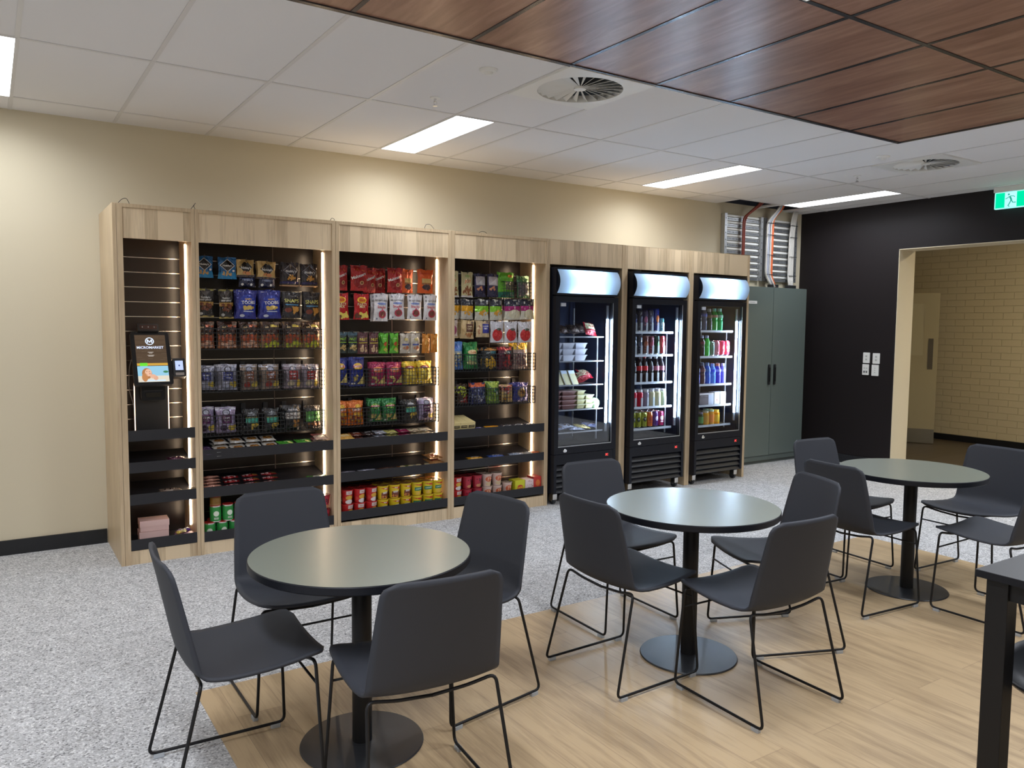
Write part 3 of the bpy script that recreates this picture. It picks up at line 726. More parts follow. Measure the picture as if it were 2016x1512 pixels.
# ================================================================== SNACK BAYS (oak laminate, slatwall backs)
YF, YS = 5.425, 5.82            # front of the run, face of the slatwall
ZTOP, ZH = 2.264, 2.055
WARM = emis('strip_warm', (1, .74, .50), STRIP_L)
def bay(x0, xi0, xi1, x1, lips, label, first=False, joint=None, rails=range(0, 20)):
    """x0,x1 outer edges; xi0,xi1 inner faces; lips = z of each lip top (ascending)"""
    t = thing('display_cabinet', label, 'cabinet', (x0, YF, 0), 0, 'oak snack display cabinets')
    dx = x0; W = x1-x0; a, c = xi0-x0, xi1-x0; D = YW-YF-.004
    if first:
        b = MB(); b.box(0, .022, 0, D, 0, ZTOP, OAKP); b.box(.0235, a, .0, D, 0, ZTOP, OAKP)
    else:
        b = MB(); b.box(.0008, a, 0, D, 0, ZTOP, OAKP)
    b.obj('side_panel', t, bevel=.001)
    MB().box(c, W-.0008, 0, D, 0, ZTOP, OAKP).obj('side_panel', t, bevel=.001)
    MB().box(a, c, .006, .024, ZH, ZTOP-.022, OAK).obj('header_panel', t)
    MB().box(a, c, 0, D, ZTOP-.022, ZTOP, OAKP).obj('top_panel', t)
    MB().box(a, c, .006, .024, 0, .088, OAK).obj('plinth', t)
    s0 = YS-YF
    b = MB(); zz = 1.967; gaps = []
    while zz > .12: gaps.append(zz); zz -= .0982
    gaps = [g for g in gaps if g > .83] + ([] if first else [.494, .298, .198])
    top = ZH+.1
    for g in gaps:
        b.box(a, c, s0, s0+.015, g+.0025, top, SLAT); top = g-.002
    b.box(a, c, s0, s0+.015, .09, top, SLAT); b.box(a, c, s0+.016, s0+.02, .09, ZH+.1, SLAT)
    if joint:
        b.box(joint-x0-.003, joint-x0+.003, s0-.002, s0, .12, ZH+.1, M_('joint_trim', (.14, .10, .085), .3))
    b.obj('slatwall_panel', t)
    b = MB()
    for g in gaps:
        b.box(a, c, s0-.001, s0+.0155, g-.002, g+.0025, ALU)
    b.obj('slatwall_inserts', t)
    for z in lips:
        b = MB(); lo = z-.068
        b.box(a+.001, c-.001, .0005, .004, lo, z, LIP); 
        if .2 < z < .8:      # these trays rise towards the back
            b.add([(a+.001, .004, lo), (c-.001, .004, lo), (c-.001, s0-.003, lo+.074), (a+.001, s0-.003, lo+.074), (a+.001, .004, lo+.006), (c-.001, .004, lo+.006), (c-.001, s0-.003, lo+.080), (a+.001, s0-.003, lo+.080)],
                  [(0, 3, 2, 1), (4, 5, 6, 7), (0, 1, 5, 4), (3, 7, 6, 2), (0, 4, 7, 3), (1, 2, 6, 5)], LIP)
        else: b.box(a+.001, c-.001, .004, s0-.003, lo, lo+.006, LIP)
        b.obj('shelf', t)
    b = MB(); b.box(c-.0065, c-.0005, 5.609-YF, 5.619-YF, .17, ZH-.002, WARM); b.obj('led_strip', t)
    return t
B1 = (-.109, -.052, .346, .368); B2 = (.368, .390, 1.287, 1.314); B3 = (1.314, 1.341, 2.225, 2.253); B4 = (2.253, 2.281, 3.158, 3.177)
bay(*B1, [.160, .451, .655, .857], 'narrow oak cabinet at the left end holding the payment kiosk', True)
bay(*B2, [.153, .450, .702], 'oak snack cabinet right beside the narrow kiosk cabinet', joint=.985)
bay(*B3, [.172, .458, .702], 'oak snack cabinet with yellow noodle cups on its lowest shelf', joint=1.93)
bay(*B4, [.172, .464, .712], 'oak snack cabinet directly left of the three fridges', joint=2.845)
def surround(x0, xi0, xi1, x1, label):
    t = thing('fridge_surround', label, 'cabinet', (x0, YF, 0), 0, 'oak surrounds of the fridges'); D = YW-YF-.004; W = x1-x0
    MB().box(.0008, xi0-x0, 0, D, 0, ZTOP, OAKP).obj('side_panel', t, bevel=.001); MB().box(xi1-x0, W-.0008, 0, D, 0, ZTOP, OAKP).obj('side_panel', t, bevel=.001)
    MB().box(xi0-x0, xi1-x0, .004, .024, ZH, ZTOP-.006, OAK).obj('header_panel', t); MB().box(xi0-x0, xi1-x0, .004, D, ZTOP-.006, ZTOP, OAKP).obj('top_panel', t)
surround(3.177, 3.196, 3.995, 4.028, 'oak surround framing the left fridge with the food trays')
surround(4.028, 4.061, 4.839, 4.870, 'oak surround framing the middle fridge')
surround(4.870, 4.900, 5.669, 5.700, 'oak surround framing the right fridge beside the grey cabinet')
# loose wires on top of the run
for i, (pts, lab) in enumerate([([(-.071, 5.47, 2.266), (-.045, 5.47, 2.296), (-.020, 5.47, 2.303), (-.003, 5.47, 2.266)], 'at the left end'), ([(.355, 5.47, 2.266), (.39, 5.47, 2.315), (.372, 5.47, 2.29), (.385, 5.47, 2.266)], 'over the first oak joint'),
        ([(1.29, 5.47, 2.266), (1.305, 5.47, 2.29), (1.325, 5.47, 2.28), (1.32, 5.47, 2.266)], 'above the first red packet'),
        ([(2.04, 5.47, 2.266), (2.05, 5.47, 2.30), (2.09, 5.47, 2.305), (2.127, 5.47, 2.266)], 'between middle and right bays'), ([(2.52, 5.47, 2.266), (2.545, 5.47, 2.283), (2.58, 5.47, 2.283), (2.603, 5.47, 2.266)], 'nearest the fridges')]):
    o = MB().tube(round_path(pts, .02, 4), .0018, BLACKP, 5).obj('loose_wire'); tag(o, 'thin black wire poking up from the oak cabinets, ' + lab, 'wire', 'loose wires on the cabinet tops')

# ------------------------------------------------------------------ payment kiosk
KZ = .857-.068+.006
t = thing('payment_kiosk', 'black self-service payment kiosk with tilted touch screen in the narrow cabinet', 'kiosk', (.125, 5.66, KZ))
b = MB(); b.rbox(-.100, .100, -.012, .03, 0, .42, BLACKP, .004, axis='z'); b.box(-.085, .085, -.04, .05, 0, .006, BLACKP); b.obj('column', t)
for sx in (-1, 1): MB().box(sx*.1035-.0022, sx*.1035+.0022, -.006, .0, 0, .40, emis('kiosk_edge', (1, .72, .52), 2.5)).obj('edge_light', t)
b = MB(); b.rbox(-.072, .072, -.075, -.012, .235, .345, BLACKM, .012); b.box(-.045, .045, -.078, -.075, .255, .285, M_('slot_black', (.004, .004, .004), .2)); b.box(-.055, .055, -.0765, -.075, .295, .30, BLACKP); b.obj('scanner', t)
# tilted screen: local frame with origin bottom centre
th = math.atan2(.16, .336)
TS = Matrix.Translation((-.006, -.165, 1.137-KZ)) @ Matrix.Rotation(-th, 4, 'X')
SH = .372; SW = .117
def scr(u, v): return (u, v)
b = MB(); b.rbox(-SW, SW, -.0, .030, 0, SH, BLACKP, .014, TS); b.rbox(-SW+.003, SW-.003, -.0012, 0, .003, SH-.003, M_('gloss_bezel', (.006, .006, .008), .08), .012, TS); b.obj('screen_housing', t)
b = MB()
def sq(x0, x1, z0, z1, m, k=0): b.box(x0, x1, -.0022-.0003*k, -.0012, z0, z1, m, TS)
sx0 = -.092
def eimg(c, s=.9): return emis('screen_%d_%d_%d' % c, srgb(*c), s)
sq(-.092, .092, .020, SH-.022, eimg((86, 70, 56)))                       # plank picture
for i, zz in enumerate((.222, .252, .282, .312)): sq(-.092, .092, zz, zz+.0015, eimg((52, 42, 34)), 1)
for i in range(14): 
    x = -.09+.013*i+random.random()*.01; z = .165+random.random()*.18; sq(x, min(.091, x+.03), z, z+.0012, eimg((112, 96, 80)), 1)
sq(-.092, .092, .020, .130, eimg((150, 200, 225)), 1); sq(-.092, .092, .020, .062, eimg((222, 214, 196)), 2)
sq(-.092, .092, .134, .150, eimg((206, 160, 70)), 2); sq(-.075, -.030, .130, .152, eimg((110, 220, 60)), 3)
sq(-.065, .070, .024, .034, eimg((205, 228, 245)), 3)
def sflat(vs, fs, m, k): b.add([(x, -.0022-.0003*k, z) for x, z in vs], orient(vs, fs), m, TS)
def ell(cx, cz, rx, rz, c, k): 
    v, f = patch_geo(('ell', 0, 0, 1, 1, None), 1, 1); sflat([(cx+x*rx, cz+z*rz) for x, z in v], f, eimg(c), k)
ell(.075, .088, .016, .008, (70, 130, 90), 4)
# woman with long fair hair, hands at her chin
ell(-.038, .078, .030, .038, (176, 120, 78), 4); ell(-.030, .084, .020, .026, (232, 186, 158), 5); ell(-.052, .052, .018, .030, (190, 132, 86), 5)
ell(-.004, .058, .018, .014, (228, 178, 150), 6); ell(.012, .046, .014, .016, (222, 170, 142), 6); ell(-.022, .076, .005, .0025, (190, 90, 86), 7); ell(-.024, .090, .003, .002, (60, 50, 60), 7)
ell(-.039, .092, .003, .002, (60, 50, 60), 7)
# logo: ring with M, word beneath
n = 40; cx, cz = -.004, .305
W_ = eimg((214, 226, 255), 1.1)
vs = []; 
for r in (.0265, .021): vs += [(cx+r*math.cos(2*PI*i/n), cz+r*math.sin(2*PI*i/n)) for i in range(n)]
sflat(vs, [(i, (i+1) % n, n+(i+1) % n, n+i) for i in range(n)], W_, 4)
for (pts) in ([(-.016, -.012), (-.010, -.012), (-.010, .004), (-.016, .012)], [(-.016, .012), (-.009, .012), (.003, -.007), (-.002, -.010)], [(.016, .012), (.009, .012), (-.003, -.007), (.002, -.010)], [(.010, -.012), (.016, -.012), (.016, .012), (.010, .004)]):
    sflat([(cx+x, cz+z) for x, z in pts], [(0, 1, 2, 3)], W_, 5)
g = text_geo('MICROMARKET'); k_ = .160/g[2]
sflat([(cx+x*k_, .252+z*k_*1.05) for x, z in g[0]], g[1], W_, 5)
for zz, wd in ((.226, .034), (.219, .020), (.204, .040), (.198, .030)): sq(cx-wd/2, cx+wd/2, zz, zz+.003, eimg((190, 180, 170)), 4)
b.obj('display', t)
b = MB(); b.rbox(-.070, .058, -.02, .035, .372, .425, BLACKP, .006, TS); b.rbox(-.058, .046, -.022, -.0195, .382, .412, M_('lens_brown', (.06, .03, .025), .12), .004, TS)
for x in (-.042, -.006, .030): b.box(x-.002, x+.002, -.0235, -.0215, .393, .402, ALU, TS)
b.obj('camera_bar', t)
TC = Matrix.Translation((.152, -.150, 1.185-KZ)) @ Matrix.Rotation(-.35, 4, 'X')
b = MB(); b.rbox(-.038, .038, -.0, .05, .0, .125, BLACKP, .006, TC); b.box(-.045, .03, .01, .04, .02, .05, BLACKM, TC); b.obj('card_reader', t)
b = MB(); b.box(-.024, .024, -.0018, 0, .045, .108, emis('reader_screen', (.50, .60, .95), .95), TC); b.box(-.004, .004, -.0024, -.0018, .070, .080, eimg((60, 70, 120)), TC)
b.box(-.026, .026, -.006, 0, .008, .026, M_('reader_mouth', (.30, .27, .25), .4), TC); b.obj('reader_screen', t)
b = MB(); b.tube(round_path([(-.105, -.05, .55), (-.125, .03, .46), (-.13, .05, .30), (-.10, .06, .20), (-.10, .04, .05)], .05, 5), .0022, M_('cable_grey', (.3, .3, .3), .4), 6); b.obj('cable', t)

# ------------------------------------------------------------------ grey steel cabinet and cable ladder
CX0, CX1, CY = 6.04, 7.205, 5.85
t = thing('electrical_cabinet', 'tall grey green steel two-door cabinet beside the right fridge', 'cabinet', (CX0, CY, 0))
W = CX1-CX0; D = YW-.002-CY; ZC = 1.99
b = MB(); b.box(0, W, .02, D, .092, ZC, GREYCAB); b.obj('body', t, bevel=.004)
b = MB(); b.box(0.004, W-.004, .028, D, 0, .090, GREYCAB); b.box(0.01, W-.01, .022, .028, .012, .030, M_('seam_dark', (.04, .045, .04), .6)); b.obj('plinth', t)
for k, (a, c) in enumerate([(.003, .578), (.583, W-.003)]):
    d_ = MB(); d_.rbox(a, c, 0, .0185, .095, ZC-.002, GREYCAB, .012); d = d_.obj('door', t)
    hx = .578-.045 if k == 0 else .583+.045
    b = MB(); b.rbox(hx-.014, hx+.014, -.016, 0, .895, 1.125, BLACKP, .010); b.rbox(hx-.008, hx+.008, -.022, -.016, .93, 1.09, BLACKM, .006); b.obj('handle', d)
b = MB(); b.box(.14, .30, -.002, 0, 1.80, 1.83, WHITEP); b.box(.18, .27, -.0025, -.002, 1.812, 1.818, M_('label_ink', (.3, .3, .3), .5)); b.obj('name_label', t)
for zz in (1.86, .95, .25): MB().box(W, W+.01, .02, .05, zz-.03, zz+.03, BLACKM).obj('hinge', t)
t = thing('cable_ladder', 'galvanised perforated cable ladder on the wall above the grey cabinet', 'cable tray', (6.0, YW-.004, 2.07))
HOLE = M_('slot_hole', (.05, .055, .065), .7)
def rungs(x0, x1, z0, name):
    b = MB(); z = z0
    while z < .70:
        b.box(x0, x1, -.030, -.012, z, z+.034, ALUB)
        n = int((x1-x0)/.024)
        for i in range(n):
            xx = x0+.012+i*(x1-x0-.02)/n; b.box(xx-.0, xx+.010, -.0308, -.030, z+.008, z+.027, HOLE)
        b.box(x0, x1, -.024, -.006, z+.042, z+.064, M_('pale_strip', (.85, .85, .82), .4, .1))  # pale flat strip in the gap above each rung
        z += .0715
    return b.obj(name, t)
for xx in (0, .60, .665, 1.205):
    b = MB(); b.box(xx, xx+.038, -.055, 0, 0, .715, ALUB)
    for i in range(9): b.box(xx+.014, xx+.022, -.0558, -.055, .03+i*.078, .045+i*.078, HOLE)
    b.obj('side_rail', t)
rungs(.040, .600, 0, 'rungs'); rungs(.703, 1.205, 0, 'rungs')
ORG = M_('cable_orange', (.62, .13, .035), .5); RED_ = M_('cable_red_brown', (.30, .07, .05), .5); CW = M_('cable_white', (.62, .60, .56), .5); CB = M_('cable_pale_blue', (.42, .45, .55), .5)
def bundle(name, lab, cables, cat='cable'):
    t2 = thing(name, lab, cat, (6.0, YW-.07, 2.0), 0, 'cables running up the ladder')
    for nm, pts, r, m in cables: MB().tube(round_path(pts, .06, 5), r, m, 7).obj(nm, t2)
    b = MB()
    return t2
bundle('cable_bundle', 'red brown cables on the left half of the cable ladder, curving into the ceiling', [('cable', [(.285, -.0, .02), (.285, 0, .70), (.30, 0, .76), (.45, -.10, .92), (.55, -.15, 1.1)], .012, RED_), ('cable', [(.305, -.0, .02), (.308, 0, .70), (.33, -.01, .78), (.49, -.10, .92), (.58, -.15, 1.1)], .010, RED_)])
t2 = bundle('cable_bundle', 'white and orange cables at the centre of the cable ladder', [('cable', [(.74, -.05, .0), (.66, -.02, .14), (.668, -.02, .74), (.76, -.12, .90), (.80, -.15, 1.1)], .013, CW), ('cable', [(.76, -.05, .0), (.69, -.02, .14), (.695, -.02, .74), (.79, -.12, .90), (.82, -.15, 1.1)], .012, CB),
    ('cable', [(.79, -.05, .0), (.745, -.02, .12), (.752, -.02, .78), (.80, -.12, .90), (.84, -.15, 1.1)], .022, ORG), ('cable', [(.765, -.07, .0), (.715, -.03, .14), (.72, -.03, .74), (.80, -.13, .92), (.84, -.16, 1.1)], .011, CW)])
b = MB()
for z in (.14, .36, .585, .72): b.box(.645, .785, -.050, -.046, z, z+.006, BLACKP)
b.obj('cable_tie', t2)
t2 = bundle('cable_bundle', 'white cables at the right end of the cable ladder beside the dark wall', [('cable', [(1.06+.02*i, -.04, .0), (1.075+.024*i, -.01, .14), (1.085+.022*i, -.01, .60), (1.10+.024*i, -.02, .80), (1.11+.02*i, -.04, .885)], .0115, CW) for i in range(4)])
b = MB()
for z in (.14, .36, .585, .72): b.box(1.065, 1.20, -.030, -.026, z, z+.006, BLACKP)
b.obj('cable_tie', t2)
for i, x in enumerate((6.775, 7.09)):
    o = MB().rbox(-.068, .068, -.03, .03, 0, .040, BLACKP, .010, axis='z').obj('cable_gland', loc=(x, 5.99, ZC)); tag(o, ['black oblong cable gland on top of the grey cabinet, left one', 'black oblong cable gland on top of the grey cabinet, right one'][i], 'gland', 'cable glands')

# ================================================================== FRIDGES
LED = emis('fridge_led', (.62, .80, 1.0), FRIDGE_L); TUBE = emis('sign_tube', (.42, .69, 1.0), SIGN_L)
FR = M_('fridge_black', (.006, .007, .012), .38, spec=.3); FRI = M_('fridge_liner', (.014, .020, .045), .30); WIRE = M_('shelf_wire_grey', (.40, .42, .46), .3, .3)
DIFF = bpy.data.materials.new('sign_diffuser'); DIFF.use_nodes = True
N = DIFF.node_tree.nodes; N.clear(); Lk = DIFF.node_tree.links
n1 = N.new('ShaderNodeBsdfTranslucent'); n1.inputs[0].default_value = (.80, .88, .98, 1); n2 = N.new('ShaderNodeBsdfDiffuse'); n2.inputs[0].default_value = (.70, .78, .88, 1)
mxs = N.new('ShaderNodeMixShader'); mxs.inputs[0].default_value = .35; oo = N.new('ShaderNodeOutputMaterial')
Lk.new(n1.outputs[0], mxs.inputs[1]); Lk.new(n2.outputs[0], mxs.inputs[2]); Lk.new(mxs.outputs[0], oo.inputs[0])
FW = .685
def fridge(x0, shelves, label, strips):
    t = thing('drinks_fridge', label, 'fridge', (x0, 5.36, 0), 0, 'upright glass door fridges')
    b = MB(); t_ = .035
    b.box(0, t_, .05, .62, .10, 2.03, FR); b.box(FW-t_, FW, .05, .62, .10, 2.03, FR); b.box(t_, FW-t_, .58, .62, .10, 2.03, FR)
    b.box(t_, FW-t_, .05, .58, 1.79, 1.83, FR); b.box(t_, FW-t_, .05, .58, .10, .46, FR); b.box(t_, FW-t_, .05, .58, 2.01, 2.03, FR)
    b.box(t_, t_+.003, .055, .58, .461, 1.789, FRI); b.box(FW-t_-.003, FW-t_, .055, .58, .461, 1.789, FRI); b.box(t_+.003, FW-t_-.003, .575, .58, .461, 1.789, FRI)
    b.obj('body', t)
    # sign box: tubes behind a bowed diffuser
    b = MB(); b.box(t_, FW-t_, .10, .115, 1.83, 2.01, WHITEP); b.box(0, .012, -.0, .05, 1.80, 2.03, FR); b.box(FW-.012, FW, 0, .05, 1.80, 2.03, FR); b.box(0.012, FW-.012, -.002, .05, 2.012, 2.03, FR); b.box(.012, FW-.012, -.002, .05, 1.795, 1.812, FR); b.obj('sign_frame', t)
    b = MB(); n = 14; vs = []
    for i in range(n+1):
        a = -1+2*i/n; z = 1.9115+.0985*a; y = -.045*(1-a*a)+.004; vs += [(.012, y, z), (FW-.012, y, z)]
    b.add(vs, [(2*i, 2*i+1, 2*i+3, 2*i+2) for i in range(n)], DIFF, smooth=True)
    for sx in (.012, FW-.012):
        vs2 = [(sx, -.045*(1-a*a)+.004, 1.9115+.0985*a) for a in [-1+2*i/n for i in range(n+1)]]+[(sx, .05, 2.01), (sx, .05, 1.813)]
        b.add(vs2, [tuple(range(len(vs2)))], FR)
    b.obj('sign_panel', t)
    for zz in (1.985, 1.838): MB().tube([(.16, .035, zz), (FW-.16, .035, zz)], .009, TUBE, 8).obj('sign_tube', t)
    # door
    b = MB(); g0, g1, gz0, gz1 = .042, FW-.055, .502, 1.742
    b.box(0, g0, .0, .048, .442, 1.788, FR); b.box(g1, FW, 0, .048, .442, 1.788, FR); b.box(g0, g1, 0, .048, gz1, 1.788, FR); b.box(g0, g1, 0, .048, .442, gz0, FR)
    b.box(g0, g1, -.001, .0, gz0, gz0+.008, ALUB); b.box(g1-.003, g1, -.001, .006, gz0, gz1, ALUB)
    dr = b.obj('door', t)
    b = MB(); b.box(g0, g1, .012, .016, gz0, gz1, glass()); b.obj('glass', dr)
    b = MB(); b.rbox(g0+.012, g0+.062, -.0022, -.0002+.012, 1.702, 1.730, M_('sticker_grey', (.42, .45, .50), .5), .003); b.obj('sticker', dr)
    T = Matrix.Translation((.118, -.0, .468)) @ Matrix.Scale(1.5, 4, (1, 0, 0)) @ Matrix.Rotation(PI/2, 4, 'X')
    MB().lathe([(.0001, .0025), (.012, .0022), (.014, 0)], CHROME, n=18, T=T).obj('lock_badge', dr)
    b = MB()   # LED bar on the right inside of the door, beaded lens
    b.box(g1-.030, g1-.010, .050, .062, .60, 1.72, M_('led_holder', (.3, .32, .36), .4)); b.obj('led_holder', t)
    b = MB(); zz = .68
    while zz < 1.60: b.box(g1-.030, g1-.0125, .046, .058, zz, zz+.0088, LED); zz += .0118
    b.obj('led_bar', t)
    lamp('lamp', (g1-.034, .052, 1.14), .012, .92, 120, (.70, .84, 1.0), 170, t, (PI/2, 0, math.atan2(.66, .75)))
    # lower grille
    b = MB(); b.box(0, .028, 0, .05, .105, .438, FR); b.box(FW-.028, FW, 0, .05, .105, .438, FR); b.box(.028, FW-.028, .002, .05, .352, .438, FR)
    b.box(.028, FW-.028, .042, .05, .105, .352, FR)
    for z in (.300, .250, .200, .150, .106):
        b.add([(.028, .004, z), (FW-.028, .004, z), (FW-.028, .036, z+.038), (.028, .036, z+.038), (.028, .002, z+.006), (FW-.028, .002, z+.006), (FW-.028, .034, z+.044), (.028, .034, z+.044)], [(0, 3, 2, 1), (4, 5, 6, 7), (0, 1, 5, 4), (3, 7, 6, 2), (0, 4, 7, 3), (1, 2, 6, 5)], M_('louvre', (.014, .015, .019), .35))
    b.obj('grille', t)
    b = MB(); g = text_geo('3C'); k = .018
    b.add([(FW-.10+x*k, .0012, .392+z*k) for x, z in g[0]], orient(g[0], g[1]), emis('red_digits', (1, .05, .05), 3)); b.box(FW-.125, FW-.07, .0014, .002, .385, .415, M_('display_black', (.01, .0, .0), .1)); b.obj('temperature_display', t)
    for (cx, cy) in ((.045, .075), (FW-.045, .075), (.045, .56), (FW-.045, .56)):
        b = MB(); T = Matrix.Translation((cx, cy, .034)) @ Matrix.Rotation(PI/2, 4, 'Y'); b.lathe([(.0001, -.014), (.030, -.014), (.034, -.010), (.034, .010), (.030, .014), (.0001, .014)], BLACKP, n=20, T=T)
        b.box(cx-.022, cx+.022, cy-.035, cy-.020, .045, .10, ALU); b.box(cx-.022, cx+.022, cy-.035, cy+.03, .092, .10, ALU); b.box(cx-.022, cx-.018, cy-.02, cy+.02, .03, .092, ALU); b.box(cx+.018, cx+.022, cy-.02, cy+.02, .03, .092, ALU); b.obj('caster', t)
    for z in shelves:
        b = MB(); y0, y1 = .105, .50; xa, xb = .042, FW-.072
        b.box(xa, xb, y0-.006, y0, z-.018 if strips else z-.008, z+.003, M_('price_rail', (.52, .56, .62), .4) if strips else WIRE)
        b.box(xa, xb, y1-.004, y1, z-.007, z-.001, WIRE)
        for i in range(17): xx = xa+.004+i*(xb-xa-.008)/16; b.box(xx-.0015, xx+.0015, y0, y1, z-.005, z-.001, WIRE)
        b.obj('wire_shelf', t)
    b = MB()
    for xx in (.17, FW-.10): b.box(xx-.006, xx+.006, .50, .512, .50, 1.70, WIRE)
    b.box(FW-.10, FW-.09, .16, .172, .52, shelves[0], WIRE)
    b.obj('shelf_post', t)
    return t
FX = [3.215, 4.07, 4.903]
SH1 = [1.444, 1.231, 1.022, .806, .608]; SH2 = [1.490, 1.276, 1.020, .790, .588]; SH3 = [1.503, 1.250, .974, .766, .565]
fridge(FX[0], SH1, 'left glass door fridge holding food trays and sandwiches', False)
fridge(FX[1], SH2, 'middle glass door fridge full of cans and cola bottles', True)
fridge(FX[2], SH3, 'right glass door fridge with green and blue bottles', True)

# ================================================================== SNACKS
NTH = ['leftmost', 'second from left', 'third from left', 'fourth from left', 'fifth from left', 'sixth from left', 'seventh from left', 'eighth from left', 'ninth from left', 'tenth from left']
KM = {}
def K(key, w, h, d, color, design, look, rough=.32, name='snack_packet', cat='snack packet'):
    KM[key] = dict(w=w, h=h, d=d, c=color, des=design, look=look, r=rough, n=name, cat=cat)
WHT = (232, 230, 226); BLK = (24, 22, 26); CRM = (232, 214, 170); GLD = (188, 150, 84)
def nut(c1, c2, nuts, blk=BLK):
    return [('rect', -.5, 0, .5, .30, c2), ('dia', 0, .62, .40, .30, WHT), ('dia', 0, .62, .36, .27, blk), ('ell', 0, .60, .26, .055, blk), ('txt', 0, .60, .12, "Nobby's", WHT, 0, .5), ('blobs', 0, .26, .28, .10, 16, .05, 3, nuts), ('ell', .32, .38, .07, .05, WHT)]
K('nutblue', .12, .15, .035, (28, 96, 150), nut(0, (18, 120, 170), (190, 150, 90)), 'blue foil nut packet with dark diamond')
K('nutgold', .13, .125, .04, (196, 164, 104), [('dia', 0, .56, .36, .40, BLK), ('txt', 0, .50, .15, "Nobby's", WHT, 0, .55), ('blobs', 0, .22, .25, .10, 14, .05, 4, (200, 130, 80)), ('rect', -.5, 0, .5, .10, (60, 50, 60))], 'gold foil nut packet with black diamond')
K('nutdark', .12, .09, .04, (28, 34, 66), [('txt', 0, .55, .22, "Nobby's", (170, 180, 210), 0, .6), ('rect', -.4, .62, .4, .66, (90, 110, 160)), ('ell', -.3, .2, .07, .1, WHT), ('ell', .2, .2, .07, .1, WHT)], 'dark navy nut packet hanging low')
K('nutblack', .125, .163, .035, (38, 32, 40), [('dia', 0, .66, .42, .28, (150, 150, 160)), ('dia', 0, .66, .39, .26, (46, 38, 44)), ('txt', 0, .62, .10, "Nobby's", WHT, 0, .6), ('blobs', 0, .36, .26, .10, 16, .055, 5, (196, 140, 60)), ('rect', -.5, .10, .5, .20, (40, 36, 84)), ('rect', -.5, 0, .5, .045, (200, 160, 120))], 'black foil nut packet with silver diamond')
K('jerky', .108, .192, .03, (34, 28, 24), [('rect', -.5, .94, .5, 1, (150, 140, 70)), ('rect', -.5, 0, .5, .06, (170, 150, 84)), ('tri', -.3, .94, .3, .94, 0, .74, (70, 60, 54)), ('txt', 0, .70, .07, "Nobby's", WHT, 0, .5), ('txt', 0, .61, .055, 'BEEF JERKY', WHT, 0, .8), ('rect', -.5, .42, .5, .55, (168, 128, 62)), ('blobs', 0, .38, .36, .12, 14, .10, 6, (104, 52, 26)), ('ell', -.26, .13, .12, .05, (180, 180, 176))], 'black and gold dried meat pouch')
K('toobs', .148, .198, .05, (34, 42, 132), [('ell', .04, .48, .44, .36, (40, 60, 160)), ('rect', -.40, .93, -.12, .95, WHT), ('txt', .06, .67, .06, 'HAPPY', (210, 170, 60), 0, .4), ('txt', .06, .55, .13, 'TOOBS', WHT, .06, .66), ('blobs', .06, .38, .28, .06, 22, .06, 7, (214, 184, 96)), ('rect', -.18, .24, .30, .27, (190, 200, 220)), ('ell', -.2, .1, .12, .05, (200, 205, 225))], 'royal blue corn snack bag')
K('snaps', .13, .19, .045, (32, 27, 32), [('tri', -.3, .86, .36, .86, .02, .80, (90, 84, 80)), ('txt', 0, .64, .13, 'SNAPS', (208, 204, 110), 0, .76), ('rect', -.34, .49, .36, .52, (80, 150, 200)), ('ell', -.18, .30, .18, .09, (120, 52, 34)), ('tri', .0, .44, .42, .42, .12, .12, (196, 140, 62)), ('blobs', .20, .28, .18, .12, 8, .08, 8, (206, 150, 70))], 'black cracker bag with yellow lettering')
def mix(base, top, lab, low, seed): return [('rect', -.5, .55, .5, 1, (62, 34, 24)), ('rect', 0.02, .80, .5, .90, top), ('rect', .25, .86, .5, 1, (150, 128, 112)), ('ell', -.18, .80, .20, .13, (88, 62, 44)), ('ell', -.18, .80, .17, .11, (40, 26, 20)), ('txt', -.18, .79, .07, 'deli', (230, 200, 150), 0, .3), ('rect', -.42, .50, .36, .62, (48, 22, 16)), ('txt', -.03, .55, .05, 'NUT MIX', (220, 200, 170), 0, .6), ('blobs', 0, .36, .42, .14, 20, .085, seed, (186, 84, 50)), ('blobs', .0, .14, .42, .12, 14, .09, seed+1, low)]
K('mixtan', .13, .18, .035, (168, 104, 66), mix(0, (190, 96, 60), 0, (222, 176, 150), 20), 'brown and orange resealable nut mix pouch')
K('mixlime', .135, .18, .035, (150, 116, 80), mix(0, (206, 186, 80), 0, (188, 196, 50), 30), 'brown nut mix pouch with lime coloured base')
def kett(c, c2, s): return [('rect', -.5, .90, .5, 1, (196, 198, 214)), ('ell', 0, .80, .20, .12, (60, 60, 70)), ('ell', 0, .80, .15, .09, (150, 152, 170)), ('rect', -.24, .36, .26, .72, c), ('txt', 0, .58, .07, 'CHIPS', (226, 226, 236), 0, .4), ('txt', 0, .48, .045, 'natural', (210, 210, 220), 0, .4), ('blobs', .28, .22, .14, .09, 7, .11, s, (204, 180, 70)), ('ell', -.14, .2, .18, .12, c2)]
K('ketblue', .13, .172, .05, (150, 152, 172), kett((46, 54, 120), (168, 172, 196), 40), 'silver potato chip bag with blue label')
K('ketbrown', .125, .172, .05, (132, 116, 104), kett((108, 58, 30), (140, 40, 24), 41), 'silver potato chip bag with brown label')
K('ketred', .128, .172, .05, (140, 128, 140), kett((150, 40, 40), (196, 180, 150), 42), 'silver potato chip bag with red label')
K('ketpurple', .125, .175, .05, (158, 146, 180), kett((84, 26, 80), (54, 30, 66), 43), 'silver potato chip bag with purple label')
